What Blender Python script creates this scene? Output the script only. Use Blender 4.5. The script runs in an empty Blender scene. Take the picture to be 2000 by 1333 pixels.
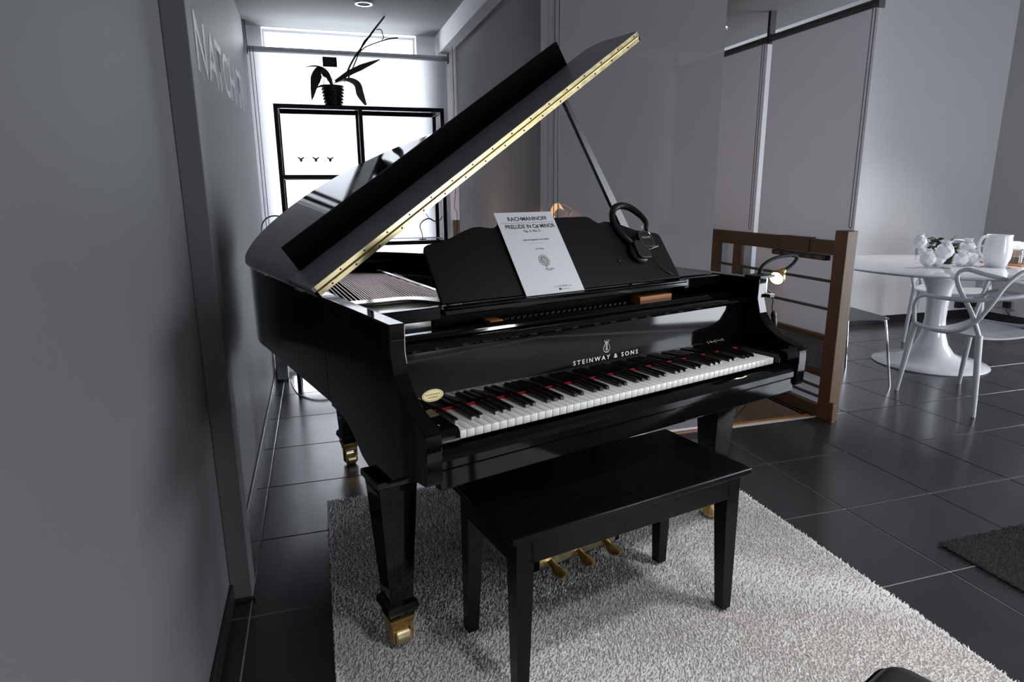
import bpy, bmesh, math, random
import numpy as np
from mathutils import Vector, Matrix

random.seed(7); rng = np.random.default_rng(7)
scene = bpy.context.scene
COL = scene.collection
PI = math.pi

# ------------------------------------------------------------------ camera
F, YAW, PITCH, ROLL, CH = 1246.533, 0.2935, 0.2304, -0.0079, 1.2767
def cam_axes():
    cy, sy, cp, sp = math.cos(YAW), math.sin(YAW), math.cos(PITCH), math.sin(PITCH)
    fwd = Vector((sy*cp, cy*cp, -sp)); right = Vector((cy, -sy, 0)); up = right.cross(fwd)
    r2 = math.cos(ROLL)*right + math.sin(ROLL)*up
    u2 = -math.sin(ROLL)*right + math.cos(ROLL)*up
    return r2, u2, fwd
CR, CU, CF = cam_axes(); CO = Vector((0, 0, CH))
cam = bpy.data.cameras.new('camera'); cam.lens = F/2000*36; cam.sensor_width = 36; cam.sensor_fit = 'HORIZONTAL'
cam.clip_start = 0.02
cam_o = bpy.data.objects.new('camera', cam); COL.objects.link(cam_o)
M = Matrix((CR, CU, -CF)).transposed().to_4x4(); M.translation = CO
cam_o.matrix_world = M
scene.camera = cam_o
# pixel -> point on a real plane of the room
def ray(px, py): return CR*((px-1000)/F) + CU*((666.5-py)/F) + CF
def atX(px, py, x): d = ray(px, py); return CO + d*(x/d.x)
def atY(px, py, y): d = ray(px, py); return CO + d*(y/d.y)
def atZ(px, py, z): d = ray(px, py); return CO + d*((z-CH)/d.z)
def atD(px, py, dep): return CO + ray(px, py)*dep

# ------------------------------------------------------------------ light
world = bpy.data.worlds.new('overcast_sky'); scene.world = world; world.use_nodes = True
bg = world.node_tree.nodes['Background']; bg.inputs[0].default_value = (0.90, 0.94, 1.0, 1); bg.inputs[1].default_value = 9.0
def portal(name, loc, rot, sx, sy):
    l = bpy.data.lights.new(name, 'AREA'); l.shape = 'RECTANGLE'; l.size = sx; l.size_y = sy
    l.cycles.is_portal = True
    o = bpy.data.objects.new(name, l); COL.objects.link(o); o.location = loc; o.rotation_euler = rot
portal('portal_far', (0.26, 4.93, 1.18), (-PI/2, 0, 0), 1.05, 2.32)
portal('portal_side', (6.47, 1.0, 0.9), (0, PI/2, 0), 1.6, 4.4)
portal('portal_rear', (4.95, -3.12, 1.0), (PI/2, 0, 0), 1.9, 1.8)
vs = scene.view_settings
vs.view_transform = 'Standard'; vs.look = 'None'; vs.gamma = 1.0; vs.use_curve_mapping = False; vs.exposure = 0.55
scene.cycles.use_denoising = True
scene.cycles.max_bounces = 10; scene.cycles.diffuse_bounces = 4; scene.cycles.glossy_bounces = 5
scene.cycles.transparent_max_bounces = 12; scene.cycles.caustics_reflective = False; scene.cycles.caustics_refractive = False
scene.cycles.sample_clamp_indirect = 6.0

# ------------------------------------------------------------------ materials
MATS = {}
def mat(name, col, rough=0.5, metal=0.0, var=0.0, scale=20.0, bump=0.0, coat=0.0, spec=0.5, rvar=0.0, stretch=None, emit=None, estr=0.0):
    m = bpy.data.materials.new(name); m.use_nodes = True; nt = m.node_tree; b = nt.nodes['Principled BSDF']
    b.inputs['Base Color'].default_value = (*col, 1); b.inputs['Roughness'].default_value = rough
    b.inputs['Metallic'].default_value = metal; b.inputs['Coat Weight'].default_value = coat
    b.inputs['Coat Roughness'].default_value = 0.03; b.inputs['Specular IOR Level'].default_value = spec
    if emit: b.inputs['Emission Color'].default_value = (*emit, 1); b.inputs['Emission Strength'].default_value = estr
    if var or bump or rvar:
        tc = nt.nodes.new('ShaderNodeTexCoord'); mp = nt.nodes.new('ShaderNodeMapping'); nz = nt.nodes.new('ShaderNodeTexNoise')
        nt.links.new(tc.outputs['Object'], mp.inputs[0]); nt.links.new(mp.outputs[0], nz.inputs['Vector'])
        if stretch: mp.inputs['Scale'].default_value = stretch
        nz.inputs['Scale'].default_value = scale; nz.inputs['Detail'].default_value = 6
        if var:
            mx = nt.nodes.new('ShaderNodeMix'); mx.data_type = 'RGBA'
            mx.inputs[6].default_value = (*[max(0, c*(1-var)) for c in col], 1); mx.inputs[7].default_value = (*[min(1, c*(1+var)) for c in col], 1)
            nt.links.new(nz.outputs['Fac'], mx.inputs[0]); nt.links.new(mx.outputs[2], b.inputs['Base Color'])
        if rvar:
            mr = nt.nodes.new('ShaderNodeMapRange'); mr.inputs['To Min'].default_value = max(0.01, rough-rvar); mr.inputs['To Max'].default_value = min(1, rough+rvar)
            nt.links.new(nz.outputs['Fac'], mr.inputs[0]); nt.links.new(mr.outputs[0], b.inputs['Roughness'])
        if bump:
            bp = nt.nodes.new('ShaderNodeBump'); bp.inputs['Strength'].default_value = bump; bp.inputs['Distance'].default_value = 0.002
            nt.links.new(nz.outputs['Fac'], bp.inputs['Height']); nt.links.new(bp.outputs[0], b.inputs['Normal'])
    MATS[name] = m; return m
def fabric_mat(name, col, wd, wt, wx):
    m = bpy.data.materials.new(name); m.use_nodes = True; nt = m.node_tree; nt.nodes.clear()
    out = nt.nodes.new('ShaderNodeOutputMaterial'); d = nt.nodes.new('ShaderNodeBsdfDiffuse'); t = nt.nodes.new('ShaderNodeBsdfTranslucent'); x = nt.nodes.new('ShaderNodeBsdfTransparent')
    wv = nt.nodes.new('ShaderNodeTexNoise'); wv.inputs['Scale'].default_value = 300
    mc = nt.nodes.new('ShaderNodeMix'); mc.data_type = 'RGBA'; mc.inputs[6].default_value = (*[c*0.96 for c in col], 1); mc.inputs[7].default_value = (*col, 1)
    nt.links.new(wv.outputs['Fac'], mc.inputs[0]); nt.links.new(mc.outputs[2], d.inputs[0]); nt.links.new(mc.outputs[2], t.inputs[0])
    m1 = nt.nodes.new('ShaderNodeMixShader'); m1.inputs[0].default_value = wt/(wd+wt); nt.links.new(d.outputs[0], m1.inputs[1]); nt.links.new(t.outputs[0], m1.inputs[2])
    m2 = nt.nodes.new('ShaderNodeMixShader'); m2.inputs[0].default_value = wx; nt.links.new(m1.outputs[0], m2.inputs[1]); nt.links.new(x.outputs[0], m2.inputs[2])
    nt.links.new(m2.outputs[0], out.inputs[0]); MATS[name] = m; return m
def glass_mat(name, tint, refl):
    m = bpy.data.materials.new(name); m.use_nodes = True; nt = m.node_tree; nt.nodes.clear()
    out = nt.nodes.new('ShaderNodeOutputMaterial'); g = nt.nodes.new('ShaderNodeBsdfGlossy'); g.inputs['Roughness'].default_value = 0.02
    x = nt.nodes.new('ShaderNodeBsdfTransparent'); x.inputs[0].default_value = (*tint, 1); mx = nt.nodes.new('ShaderNodeMixShader'); fr = nt.nodes.new('ShaderNodeFresnel')
    fr.inputs[0].default_value = refl; nt.links.new(fr.outputs[0], mx.inputs[0]); nt.links.new(x.outputs[0], mx.inputs[1]); nt.links.new(g.outputs[0], mx.inputs[2])
    nt.links.new(mx.outputs[0], out.inputs[0]); MATS[name] = m; return m

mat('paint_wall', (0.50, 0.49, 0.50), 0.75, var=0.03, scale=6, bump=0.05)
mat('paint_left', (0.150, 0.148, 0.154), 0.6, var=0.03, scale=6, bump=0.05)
mat('paint_bright', (0.74, 0.74, 0.77), 0.7, var=0.02, scale=6)
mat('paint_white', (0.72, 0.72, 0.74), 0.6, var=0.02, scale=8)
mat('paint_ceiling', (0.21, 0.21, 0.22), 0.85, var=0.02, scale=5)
mat('tile', (0.026, 0.026, 0.029), 0.23, spec=0.9, var=0.18, scale=5, rvar=0.05, bump=0.02)
mat('grout', (0.42, 0.41, 0.41), 0.9, var=0.3, scale=30)
mat('skirting', (0.02, 0.02, 0.022), 0.35, var=0.2, scale=12)
mat('pin_black', (0.004, 0.004, 0.004), 0.75, spec=0.1)
mat('piano_black', (0.0025, 0.0025, 0.003), 0.05, spec=0.34, rvar=0.02, scale=4)
mat('satin_black', (0.006, 0.006, 0.007), 0.28, var=0.3, scale=30)
mat('flap_sheen_grey', (0.46, 0.46, 0.48), 0.32, spec=0.8, var=0.1, scale=5)  # pale grey base stands in for reflections on the black lacquer flap
mat('lip_black', (0.003, 0.003, 0.003), 0.7, spec=0.15)
mat('neck_black', (0.006, 0.006, 0.007), 0.7, spec=0.2)
mat('desk_black', (0.0045, 0.0045, 0.005), 0.5, spec=0.25, var=0.2, scale=60)
mat('bench_black', (0.0035, 0.0035, 0.0045), 0.30, spec=0.22, var=0.4, scale=25, rvar=0.08)
mat('key_white', (0.90, 0.89, 0.87), 0.18, var=0.02, scale=40)
mat('key_black', (0.008, 0.008, 0.009), 0.22)
mat('felt_red', (0.42, 0.02, 0.03), 0.95, var=0.3, scale=200)
mat('brass', (0.74, 0.62, 0.36), 0.34, metal=1.0, var=0.25, scale=45, rvar=0.12)
mat('brass_old', (0.55, 0.36, 0.12), 0.38, metal=1.0, var=0.45, scale=90, rvar=0.15, bump=0.4)
mat('screw_dark', (0.03, 0.025, 0.015), 0.5, metal=1.0)
mat('gold_leaf', (0.80, 0.66, 0.36), 0.35, metal=0.7, var=0.1, scale=60)
mat('inlay', (0.70, 0.69, 0.64), 0.35, metal=0.4)
mat('plate_iron', (0.70, 0.67, 0.60), 0.16, metal=0.8, var=0.1, scale=30)
mat('soundboard', (0.03, 0.007, 0.005), 0.8, spec=0.2, var=0.3, scale=8, stretch=(1, 12, 1))
mat('string_wire', (0.58, 0.46, 0.41), 0.35, metal=1.0)
mat('action_wood', (0.42, 0.16, 0.05), 0.5, var=0.25, scale=12, stretch=(1, 8, 8))
mat('paper', (0.90, 0.90, 0.93), 0.55, var=0.02, scale=30)
mat('ink', (0.02, 0.02, 0.025), 0.7)
mat('ink_grey', (0.12, 0.12, 0.13), 0.7)
mat('rug_pile', (0.90, 0.865, 0.86), 0.95, var=0.22, scale=7)
mat('rug_back', (0.35, 0.33, 0.32), 0.95)
mat('mat_pile', (0.018, 0.018, 0.018), 0.95, var=0.4, scale=9)
mat('wood_oak', (0.085, 0.045, 0.021), 0.45, var=0.4, scale=7, stretch=(10, 1, 10), bump=0.1)
mat('wood_pale', (0.42, 0.21, 0.08), 0.5, var=0.3, scale=7, stretch=(1, 10, 10))
mat('wood_oak_v', (0.115, 0.058, 0.025), 0.45, var=0.4, scale=7, stretch=(10, 10, 1), bump=0.1)
mat('steel_dark', (0.10, 0.10, 0.11), 0.4, metal=0.8)
mat('steel_mesh', (0.30, 0.30, 0.31), 0.35, metal=0.9)
mat('mesh_dark', (0.035, 0.035, 0.037), 0.4)
mat('chrome', (0.75, 0.75, 0.77), 0.12, metal=1.0)
mat('plastic_white', (0.46, 0.46, 0.49), 0.30, var=0.02, scale=10)
mat('gloss_white', (0.72, 0.72, 0.75), 0.12, coat=0.5)
mat('porcelain', (0.75, 0.75, 0.78), 0.15)
mat('marble', (0.62, 0.62, 0.66), 0.10, var=0.14, scale=3.5, stretch=(1, 2.5, 1))
mat('leaf_dark', (0.012, 0.018, 0.010), 0.4, var=0.4, scale=15)
mat('leaf_green', (0.035, 0.055, 0.030), 0.5, var=0.4, scale=25)
mat('pot_weave', (0.010, 0.009, 0.008), 0.35, var=0.6, scale=60, bump=0.8)
mat('rubber_black', (0.006, 0.006, 0.007), 0.45)
mat('leather_black', (0.008, 0.008, 0.009), 0.4, var=0.2, scale=80, bump=0.3)
mat('frame_black', (0.008, 0.008, 0.009), 0.35)
mat('grey_ply', (0.10, 0.10, 0.11), 0.3, var=0.1, scale=10)
mat('decal_grey', (0.16, 0.16, 0.17), 0.8)
mat('lettering', (0.78, 0.78, 0.80), 0.6)
mat('void_wall', (0.50, 0.43, 0.40), 0.8, var=0.05, scale=4)
mat('jar_amber', (0.45, 0.30, 0.24), 0.15)
mat('added_lens_lit', (1, 1, 1), 0.4, emit=(1.0, 0.98, 0.95), estr=15.0)
mat('lamp_led', (1, 0.95, 0.8), 0.4, emit=(1.0, 0.93, 0.72), estr=12.0)
mat('bulb_warm', (1, 0.6, 0.3), 0.4, emit=(1.0, 0.50, 0.20), estr=14.0)
mat('shade_amber', (0.75, 0.40, 0.20), 0.3, emit=(1.0, 0.45, 0.20), estr=0.8)
fabric_mat('blind_sheer', (0.84, 0.84, 0.86), 0.40, 0.60, 0.10)
fabric_mat('blind_screen', (0.40, 0.40, 0.42), 0.6, 0.4, 0.20)
fabric_mat('blind_dense', (0.74, 0.74, 0.78), 0.65, 0.35, 0.05)
glass_mat('glass_clear', (0.97, 0.98, 0.98), 1.25)
glass_mat('glass_grey', (0.62, 0.63, 0.65), 1.35)
glass_mat('glass_jar', (0.85, 0.85, 0.86), 1.4)

# ------------------------------------------------------------------ mesh helpers
def link(name, me, m, parent=None):
    o = bpy.data.objects.new(name, me); COL.objects.link(o)
    if m: me.materials.append(MATS[m]) if not me.materials else None
    if parent is not None: o.parent = parent
    return o
def frombm(name, bm, m, parent=None, smooth=False, ang=0.7):
    bmesh.ops.recalc_face_normals(bm, faces=bm.faces)
    me = bpy.data.meshes.new(name); bm.to_mesh(me); bm.free()
    if smooth: smooth_by_angle(me, ang)
    return link(name, me, m, parent)
def smooth_by_angle(me, ang=0.7):
    me.polygons.foreach_set('use_smooth', [len(p.vertices) < 8 for p in me.polygons])
    try: me.set_sharp_from_angle(angle=ang)
    except Exception: pass
def bm_box(bm, lo, hi, bev=0.0, seg=2, mtx=None):
    lo, hi = Vector(lo), Vector(hi); c = (lo+hi)/2; s = hi-lo
    r = bmesh.ops.create_cube(bm, size=1.0, matrix=Matrix.Translation(c) @ Matrix.Diagonal((s.x, s.y, s.z, 1)))
    vs_ = r['verts']
    if bev:
        es = list({e for v in vs_ for e in v.link_edges})
        rr = bmesh.ops.bevel(bm, geom=es, offset=bev, segments=seg, affect='EDGES', profile=0.5)
        vs_ = list({v for f in rr['faces'] for v in f.verts} | {v for v in vs_ if v.is_valid})
    if mtx: bmesh.ops.transform(bm, matrix=mtx, verts=vs_)
def box(name, lo, hi, m, parent=None, bev=0.0, seg=2, mtx=None):
    bm = bmesh.new(); bm_box(bm, lo, hi, bev, seg, mtx); return frombm(name, bm, m, parent, smooth=bev > 0, ang=0.35 if seg < 3 else 0.7)
def bm_tube(bm, pts, r, n=10, closed=False, cap=True):
    P = [Vector(p) for p in pts]; k = len(P)
    R_ = r if isinstance(r, (list, tuple)) else [r]*k
    T = []
    for i in range(k):
        a = P[(i-1) % k] if (closed or i > 0) else P[i]; b = P[(i+1) % k] if (closed or i < k-1) else P[i]
        T.append((b-a).normalized())
    ref = Vector((0, 0, 1)) if abs(T[0].z) < 0.9 else Vector((1, 0, 0))
    nrm = T[0].cross(ref).normalized(); rings = []
    for i in range(k):
        if i: 
            nrm = (nrm - T[i]*nrm.dot(T[i]))
            nrm = nrm.normalized() if nrm.length > 1e-6 else T[i].orthogonal().normalized()
        bi = T[i].cross(nrm)
        rings.append([bm.verts.new(P[i] + (nrm*math.cos(2*PI*j/n) + bi*math.sin(2*PI*j/n))*R_[i]) for j in range(n)])
    for i in range(k if closed else k-1):
        A, B = rings[i], rings[(i+1) % k]
        for j in range(n): bm.faces.new((A[j], A[(j+1) % n], B[(j+1) % n], B[j]))
    if cap and not closed:
        bm.faces.new(rings[0][::-1]); bm.faces.new(rings[-1])
def spline(pts, sub=6, closed=False):
    P = [Vector(p) for p in pts]; k = len(P); out = []
    for i in range(k if closed else k-1):
        g = lambda j: P[j % k] if closed else P[min(max(j, 0), k-1)]
        a, b, c, d = g(i-1), g(i), g(i+1), g(i+2)
        for s in range(sub):
            t = s/sub
            out.append(0.5*((2*b)+(c-a)*t+(2*a-5*b+4*c-d)*t*t+(3*b-a-3*c+d)*t**3))
    if not closed: out.append(P[-1])
    return out
def tube(name, pts, r, m, parent=None, n=10, sub=0, closed=False):
    if sub: 
        k = len(pts)
        if isinstance(r, (list, tuple)):
            rr = []
            for i in range(k-1): rr += [r[i]+(r[i+1]-r[i])*s/sub for s in range(sub)]
            r = rr+[r[-1]]
        pts = spline(pts, sub, closed)
    bm = bmesh.new(); bm_tube(bm, pts, r, n, closed); return frombm(name, bm, m, parent, True)
def bm_lathe(bm, prof, n=32, cen=(0, 0, 0), mtx=None):
    rings = []; new = []
    for (r, z) in prof:
        if r < 1e-5: v = bm.verts.new((cen[0], cen[1], cen[2]+z)); rings.append([v]); new.append(v)
        else:
            rg = [bm.verts.new((cen[0]+r*math.cos(2*PI*j/n), cen[1]+r*math.sin(2*PI*j/n), cen[2]+z)) for j in range(n)]; rings.append(rg); new += rg
    for A, B in zip(rings, rings[1:]):
        for j in range(n):
            a, b, c, d = A[j % len(A)], A[(j+1) % len(A)], B[(j+1) % len(B)], B[j % len(B)]
            q = [];  [q.append(v) for v in (a, b, c, d) if v not in q]
            if len(q) > 2: bm.faces.new(q)
    if mtx: bmesh.ops.transform(bm, matrix=mtx, verts=new)
def lathe(name, prof, m, parent=None, n=32, cen=(0, 0, 0), mtx=None, smooth=True):
    bm = bmesh.new(); bm_lathe(bm, prof, n, cen, mtx); return frombm(name, bm, m, parent, smooth)
def bm_prism(bm, poly, fn, a, b):
    """poly of (p,q); fn(p,q,t)->xyz ; extrude t from a to b"""
    A = [bm.verts.new(fn(p, q, a)) for p, q in poly]; B = [bm.verts.new(fn(p, q, b)) for p, q in poly]; n = len(poly)
    bm.faces.new(A[::-1]); bm.faces.new(B)
    for i in range(n): bm.faces.new((A[i], A[(i+1) % n], B[(i+1) % n], B[i]))
def prism(name, poly, fn, a, b, m, parent=None, bev=0.0, smooth=True):
    bm = bmesh.new(); bm_prism(bm, poly, fn, a, b)
    bmesh.ops.recalc_face_normals(bm, faces=bm.faces)
    if bev:
        es = [e for e in bm.edges if len(e.link_faces) == 2 and e.calc_face_angle(0) > 0.8]
        bmesh.ops.bevel(bm, geom=es, offset=bev, segments=2, affect='EDGES', profile=0.5, clamp_overlap=True)
    return frombm(name, bm, m, parent, smooth, 0.35)
def frustum(bm, levels, cx=0, cy=0):
    """square stacked levels [(z, half)]"""
    rings = [[bm.verts.new((cx+sx*h, cy+sy*h, z)) for sx, sy in ((-1, -1), (1, -1), (1, 1), (-1, 1))] for z, h in levels]
    for A, B in zip(rings, rings[1:]):
        for j in range(4): bm.faces.new((A[j], A[(j+1) % 4], B[(j+1) % 4], B[j]))
    bm.faces.new(rings[0]); bm.faces.new(rings[-1])
def thing(name, label, cat, loc=(0, 0, 0), rotz=0.0, group=None):
    o = bpy.data.objects.new(name, None); COL.objects.link(o); o.location = loc; o.rotation_euler = (0, 0, rotz)
    o.empty_display_size = 0.1
    return tag(o, label, cat, group)
def tag(o, label, cat, group=None):
    o['label'] = label; o['category'] = cat
    if group: o['group'] = group
    return o
def struct(o, label=None):
    o['kind'] = 'structure'
    if label: o['label'] = label
    return o
def copy_part(o, parent, loc=None):
    c = o.copy(); COL.objects.link(c); c.parent = parent
    if loc is not None: c.location = loc
    return c
def text_mesh(name, s, size, m, parent=None, mtx=None, extrude=0.0004, spacing=1.0, align='CENTER', offset=0.0):
    cu = bpy.data.curves.new(name, 'FONT'); cu.body = s; cu.size = size; cu.extrude = extrude; cu.space_character = spacing; cu.align_x = align; cu.align_y = 'CENTER'; cu.offset = offset
    cu.resolution_u = 3
    t = bpy.data.objects.new(name, cu); COL.objects.link(t)
    dg = bpy.context.evaluated_depsgraph_get(); dg.update()
    me = bpy.data.meshes.new_from_object(t.evaluated_get(dg)); bpy.data.objects.remove(t); bpy.data.curves.remove(cu)
    me.materials.clear()
    if mtx: me.transform(mtx)
    return link(name, me, m, parent)
def frame_mtx(origin, ex, ey):
    ex, ey = Vector(ex).normalized(), Vector(ey).normalized(); ez = ex.cross(ey)
    Mx = Matrix((ex, ey, ez)).transposed().to_4x4(); Mx.translation = Vector(origin); return Mx

# ------------------------------------------------------------------ room shell
XL, XR, YB, YF, ZC, ZH, XS = -0.345, 6.35, 4.78, -3.0, 2.335, 3.2, 3.10
VX0, VX1, VY0 = 1.03, 2.655, 2.845      # stair opening
def wall_with_hole(name, axis, pos, th, a0, a1, z0, z1, h):
    """axis 'x': wall plane x=pos spanning y a0..a1; axis 'y': plane y=pos spanning x. h=(b0,b1,c0,c1)"""
    bm = bmesh.new()
    def bx(p0, p1, q0, q1):
        if p1-p0 < 1e-4 or q1-q0 < 1e-4: return
        if axis == 'y': bm_box(bm, (p0, pos, q0), (p1, pos+th, q1))
        else: bm_box(bm, (pos, p0, q0), (pos+th, p1, q1))
    b0, b1, c0, c1 = h
    bx(a0, b0, z0, z1); bx(b1, a1, z0, z1); bx(b0, b1, z0, c0); bx(b0, b1, c1, z1)
    return struct(frombm(name, bm, 'paint_bright' if name == 'wall_back' else 'paint_wall'))
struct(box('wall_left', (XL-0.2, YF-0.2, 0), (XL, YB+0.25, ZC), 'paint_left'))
wb = wall_with_hole('wall_back', 'y', YB, 0.25, XL, XR+0.2, -2.6, ZH, (-0.245, 0.765, 0.04, 2.333))
wr = wall_with_hole('wall_right', 'x', XR, 0.2, YF-0.2, YB, 0, ZH, (-1.2, 3.2, 0.1, 1.7))
wf = wall_with_hole('wall_front', 'y', YF-0.2, 0.2, XL, XR, 0, ZH, (4.0, 5.9, 0.1, 1.9))
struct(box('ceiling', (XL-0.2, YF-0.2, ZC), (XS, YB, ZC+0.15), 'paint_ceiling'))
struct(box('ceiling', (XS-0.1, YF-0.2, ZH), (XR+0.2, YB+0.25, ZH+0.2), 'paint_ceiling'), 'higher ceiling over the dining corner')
struct(box('trim_5', (XS-0.1, YF, ZC+0.151), (XS, YB, ZH), 'paint_wall'), 'fascia where the ceiling steps up')
struct(box('trim_1', (XL, 1.985, 0.0), (-0.282, 2.08, ZC), 'paint_left', bev=0.003), 'narrow square pilaster on left wall')
struct(box('trim_2', (0.900, 2.825, 2.205), (0.972, YB, ZC), 'paint_white'), 'white ceiling bulkhead running to the window')
# floor slab with stair opening, tiles on top
bm = bmesh.new()
for lo, hi in (((XL, YF), (VX0, YB)), ((VX1, YF), (XR, YB)), ((VX0, YF), (VX1, VY0))):
    bm_box(bm, (lo[0], lo[1], -0.22), (hi[0], hi[1], -0.0035))
floor = struct(frombm('floor', bm, 'grout'))
TX, TY, GX, GY, GR = 0.45455, 0.46553, 1.990, 2.3585, 0.0055
tile_cache = {}
def tile_at(x0, x1, y0, y1):
    w, d = round(x1-x0, 4), round(y1-y0, 4)
    if w < 0.02 or d < 0.02: return
    if (w, d) not in tile_cache:
        bm = bmesh.new(); b = 0.0015; z1 = 0.0
        A = [bm.verts.new(p) for p in ((0, 0, -0.012), (w, 0, -0.012), (w, d, -0.012), (0, d, -0.012))]
        B = [bm.verts.new(p) for p in ((0, 0, z1-b), (w, 0, z1-b), (w, d, z1-b), (0, d, z1-b))]
        C_ = [bm.verts.new(p) for p in ((b, b, z1), (w-b, b, z1), (w-b, d-b, z1), (b, d-b, z1))]
        for P, Q in ((A, B), (B, C_)):
            for j in range(4): bm.faces.new((P[j], P[(j+1) % 4], Q[(j+1) % 4], Q[j]))
        bm.faces.new(C_)
        bmesh.ops.recalc_face_normals(bm, faces=bm.faces)
        me = bpy.data.meshes.new('tile'); bm.to_mesh(me); bm.free(); me.materials.append(MATS['tile']); tile_cache[(w, d)] = me
    o = bpy.data.objects.new('tile', tile_cache[(w, d)]); COL.objects.link(o); o.parent = floor; o.location = (x0, y0, 0)
for i in range(-6, 11):
    for j in range(-6, 7):
        x0, x1 = GX+i*TX+GR/2, GX+(i+1)*TX-GR/2; y0, y1 = GY+j*TY+GR/2, GY+(j+1)*TY-GR/2
        x0, x1, y0, y1 = max(x0, XL+0.001), min(x1, XR-0.001), y0, min(y1, YB-0.001)
        if x1-x0 < 0.02 or y1-y0 < 0.02: continue
        if y1 > VY0 and x1 > VX0 and x0 < VX1:
            if y0 < VY0-0.02: tile_at(x0, x1, y0, VY0)
            yy = max(y0, VY0)
            if x0 < VX0: tile_at(x0, VX0, yy, y1)
            if x1 > VX1: tile_at(VX1, x1, yy, y1)
        else: tile_at(x0, x1, y0, y1)
# skirting
def skirt(name, segs):
    bm = bmesh.new()
    for lo, hi in segs: bm_box(bm, lo, hi, 0.002, 1)
    struct(frombm(name, bm, 'skirting'))
skirt('baseboard_left', [((XL, YF, 0), (XL+0.011, 1.984, 0.065)), ((XL, 2.081, 0), (XL+0.011, YB, 0.065)), ((XL, 1.974, 0), (-0.271, 1.985, 0.012))])
skirt('baseboard_back', [((2.75, YB-0.011, 0), (XR, YB, 0.075)), ((0.77, YB-0.011, 0), (VX0, YB, 0.075))])
skirt('baseboard_right', [((XR-0.011, 3.3, 0), (XR, YB, 0.075))])
# stairwell
bm = bmesh.new(); bm_box(bm, (VX1, VY0, -2.6), (VX1+0.1, YB, -0.22)); bm_box(bm, (VX1, VY0, -0.22), (VX1+0.012, YB, -0.004))
struct(frombm('wall_stairwell_right', bm, 'void_wall'))
bm = bmesh.new(); bm_box(bm, (VX0-0.1, VY0, -2.6), (VX0, YB, -0.22)); bm_box(bm, (VX0-0.012, VY0, -0.22), (VX0, YB, -0.004))
struct(frombm('wall_stairwell_left', bm, 'void_wall'))
bm = bmesh.new(); bm_box(bm, (VX0, VY0-0.1, -2.6), (VX1, VY0, -0.22)); struct(frombm('wall_stairwell_front', bm, 'void_wall'))
struct(box('floor_lower', (VX0-0.1, VY0-0.1, -2.7), (VX1+0.1, YB, -2.6), 'void_wall'))
struct(box('trim_3', (VX0, VY0-0.012, -0.05), (VX1, VY0+0.022, 0.006), 'wood_pale', bev=0.003), 'oak edge strip along the stair opening')
struct(box('trim_4', (1.92, VY0-0.03, -0.003), (2.76, VY0-0.012, 0.002), 'paint_white'), 'pale sealant line beside the oak stair edge')
stair = thing('staircase', 'oak stair flight going down inside the floor opening', 'stairs', (0, 0, 0)); stair['kind'] = 'structure'
for k in range(7):
    box('tread', (1.93, VY0+0.26*k, -0.20-0.18*k), (VX1, VY0+0.26*k+0.28, -0.165-0.18*k), 'wood_oak', stair, 0.004)
# windows
def window(name, axis, pos, a0, a1, z0, z1, nx, th=0.05):
    w = bpy.data.objects.new(name, None); COL.objects.link(w); w['kind'] = 'structure'
    def bx(n, p0, p1, q0, q1, t, m, d=0.0):
        if axis == 'y': return box(n, (p0, pos+d, q0), (p1, pos+d+t, q1), m, w)
        return box(n, (pos+d, p0, q0), (pos+d+t, p1, q1), m, w)
    fw = 0.014 if name == 'window_1' else 0.04
    bx('window_frame', a0, a0+fw, z0, z1, th, 'paint_white'); bx('window_frame', a1-fw, a1, z0, z1, th, 'paint_white')
    bx('window_frame', a0+fw, a1-fw, z0, z0+fw, th, 'paint_white'); bx('window_frame', a0+fw, a1-fw, z1-fw, z1, th, 'paint_white')
    for k in range(1, nx): c = a0+(a1-a0)*k/nx; bx('mullion', c-0.02, c+0.02, z0+fw, z1-fw, th, 'paint_white')
    for k in range(nx):
        p0 = a0+(a1-a0)*k/nx+(fw if k == 0 else 0.02); p1 = a0+(a1-a0)*(k+1)/nx-(fw if k == nx-1 else 0.02)
        bx('pane', p0, p1, z0+fw, z1-fw, 0.006, 'glass_clear', 0.02)
    return w
window('window_1', 'y', YB+0.08, -0.245, 0.765, 0.04, 2.333, 1)
window('window_2', 'x', XR+0.05, -1.2, 3.2, 0.1, 1.7, 4)
window('window_3', 'y', YF-0.15, 4.0, 5.9, 0.1, 1.9, 2)

# ------------------------------------------------------------------ piano
UL, UR, ZT, ZB = -0.122, 1.292, 0.975, 0.645
PO, PA = (0.2915, 1.4168, 0.0), 0.283
piano = thing('grand_piano', 'glossy black grand piano with raised lid and brass lid hinge', 'piano', PO, PA)
PM = Matrix.Translation(PO) @ Matrix.Rotation(PA, 4, 'Z'); PMI = PM.inverted()
def P2W(u, v, z): return PM @ Vector((u, v, z))
fn_u = lambda p, q, t: (t, p, q)      # profile in (v,z), extruded along u
fn_z = lambda p, q, t: (p, q, t)
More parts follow.
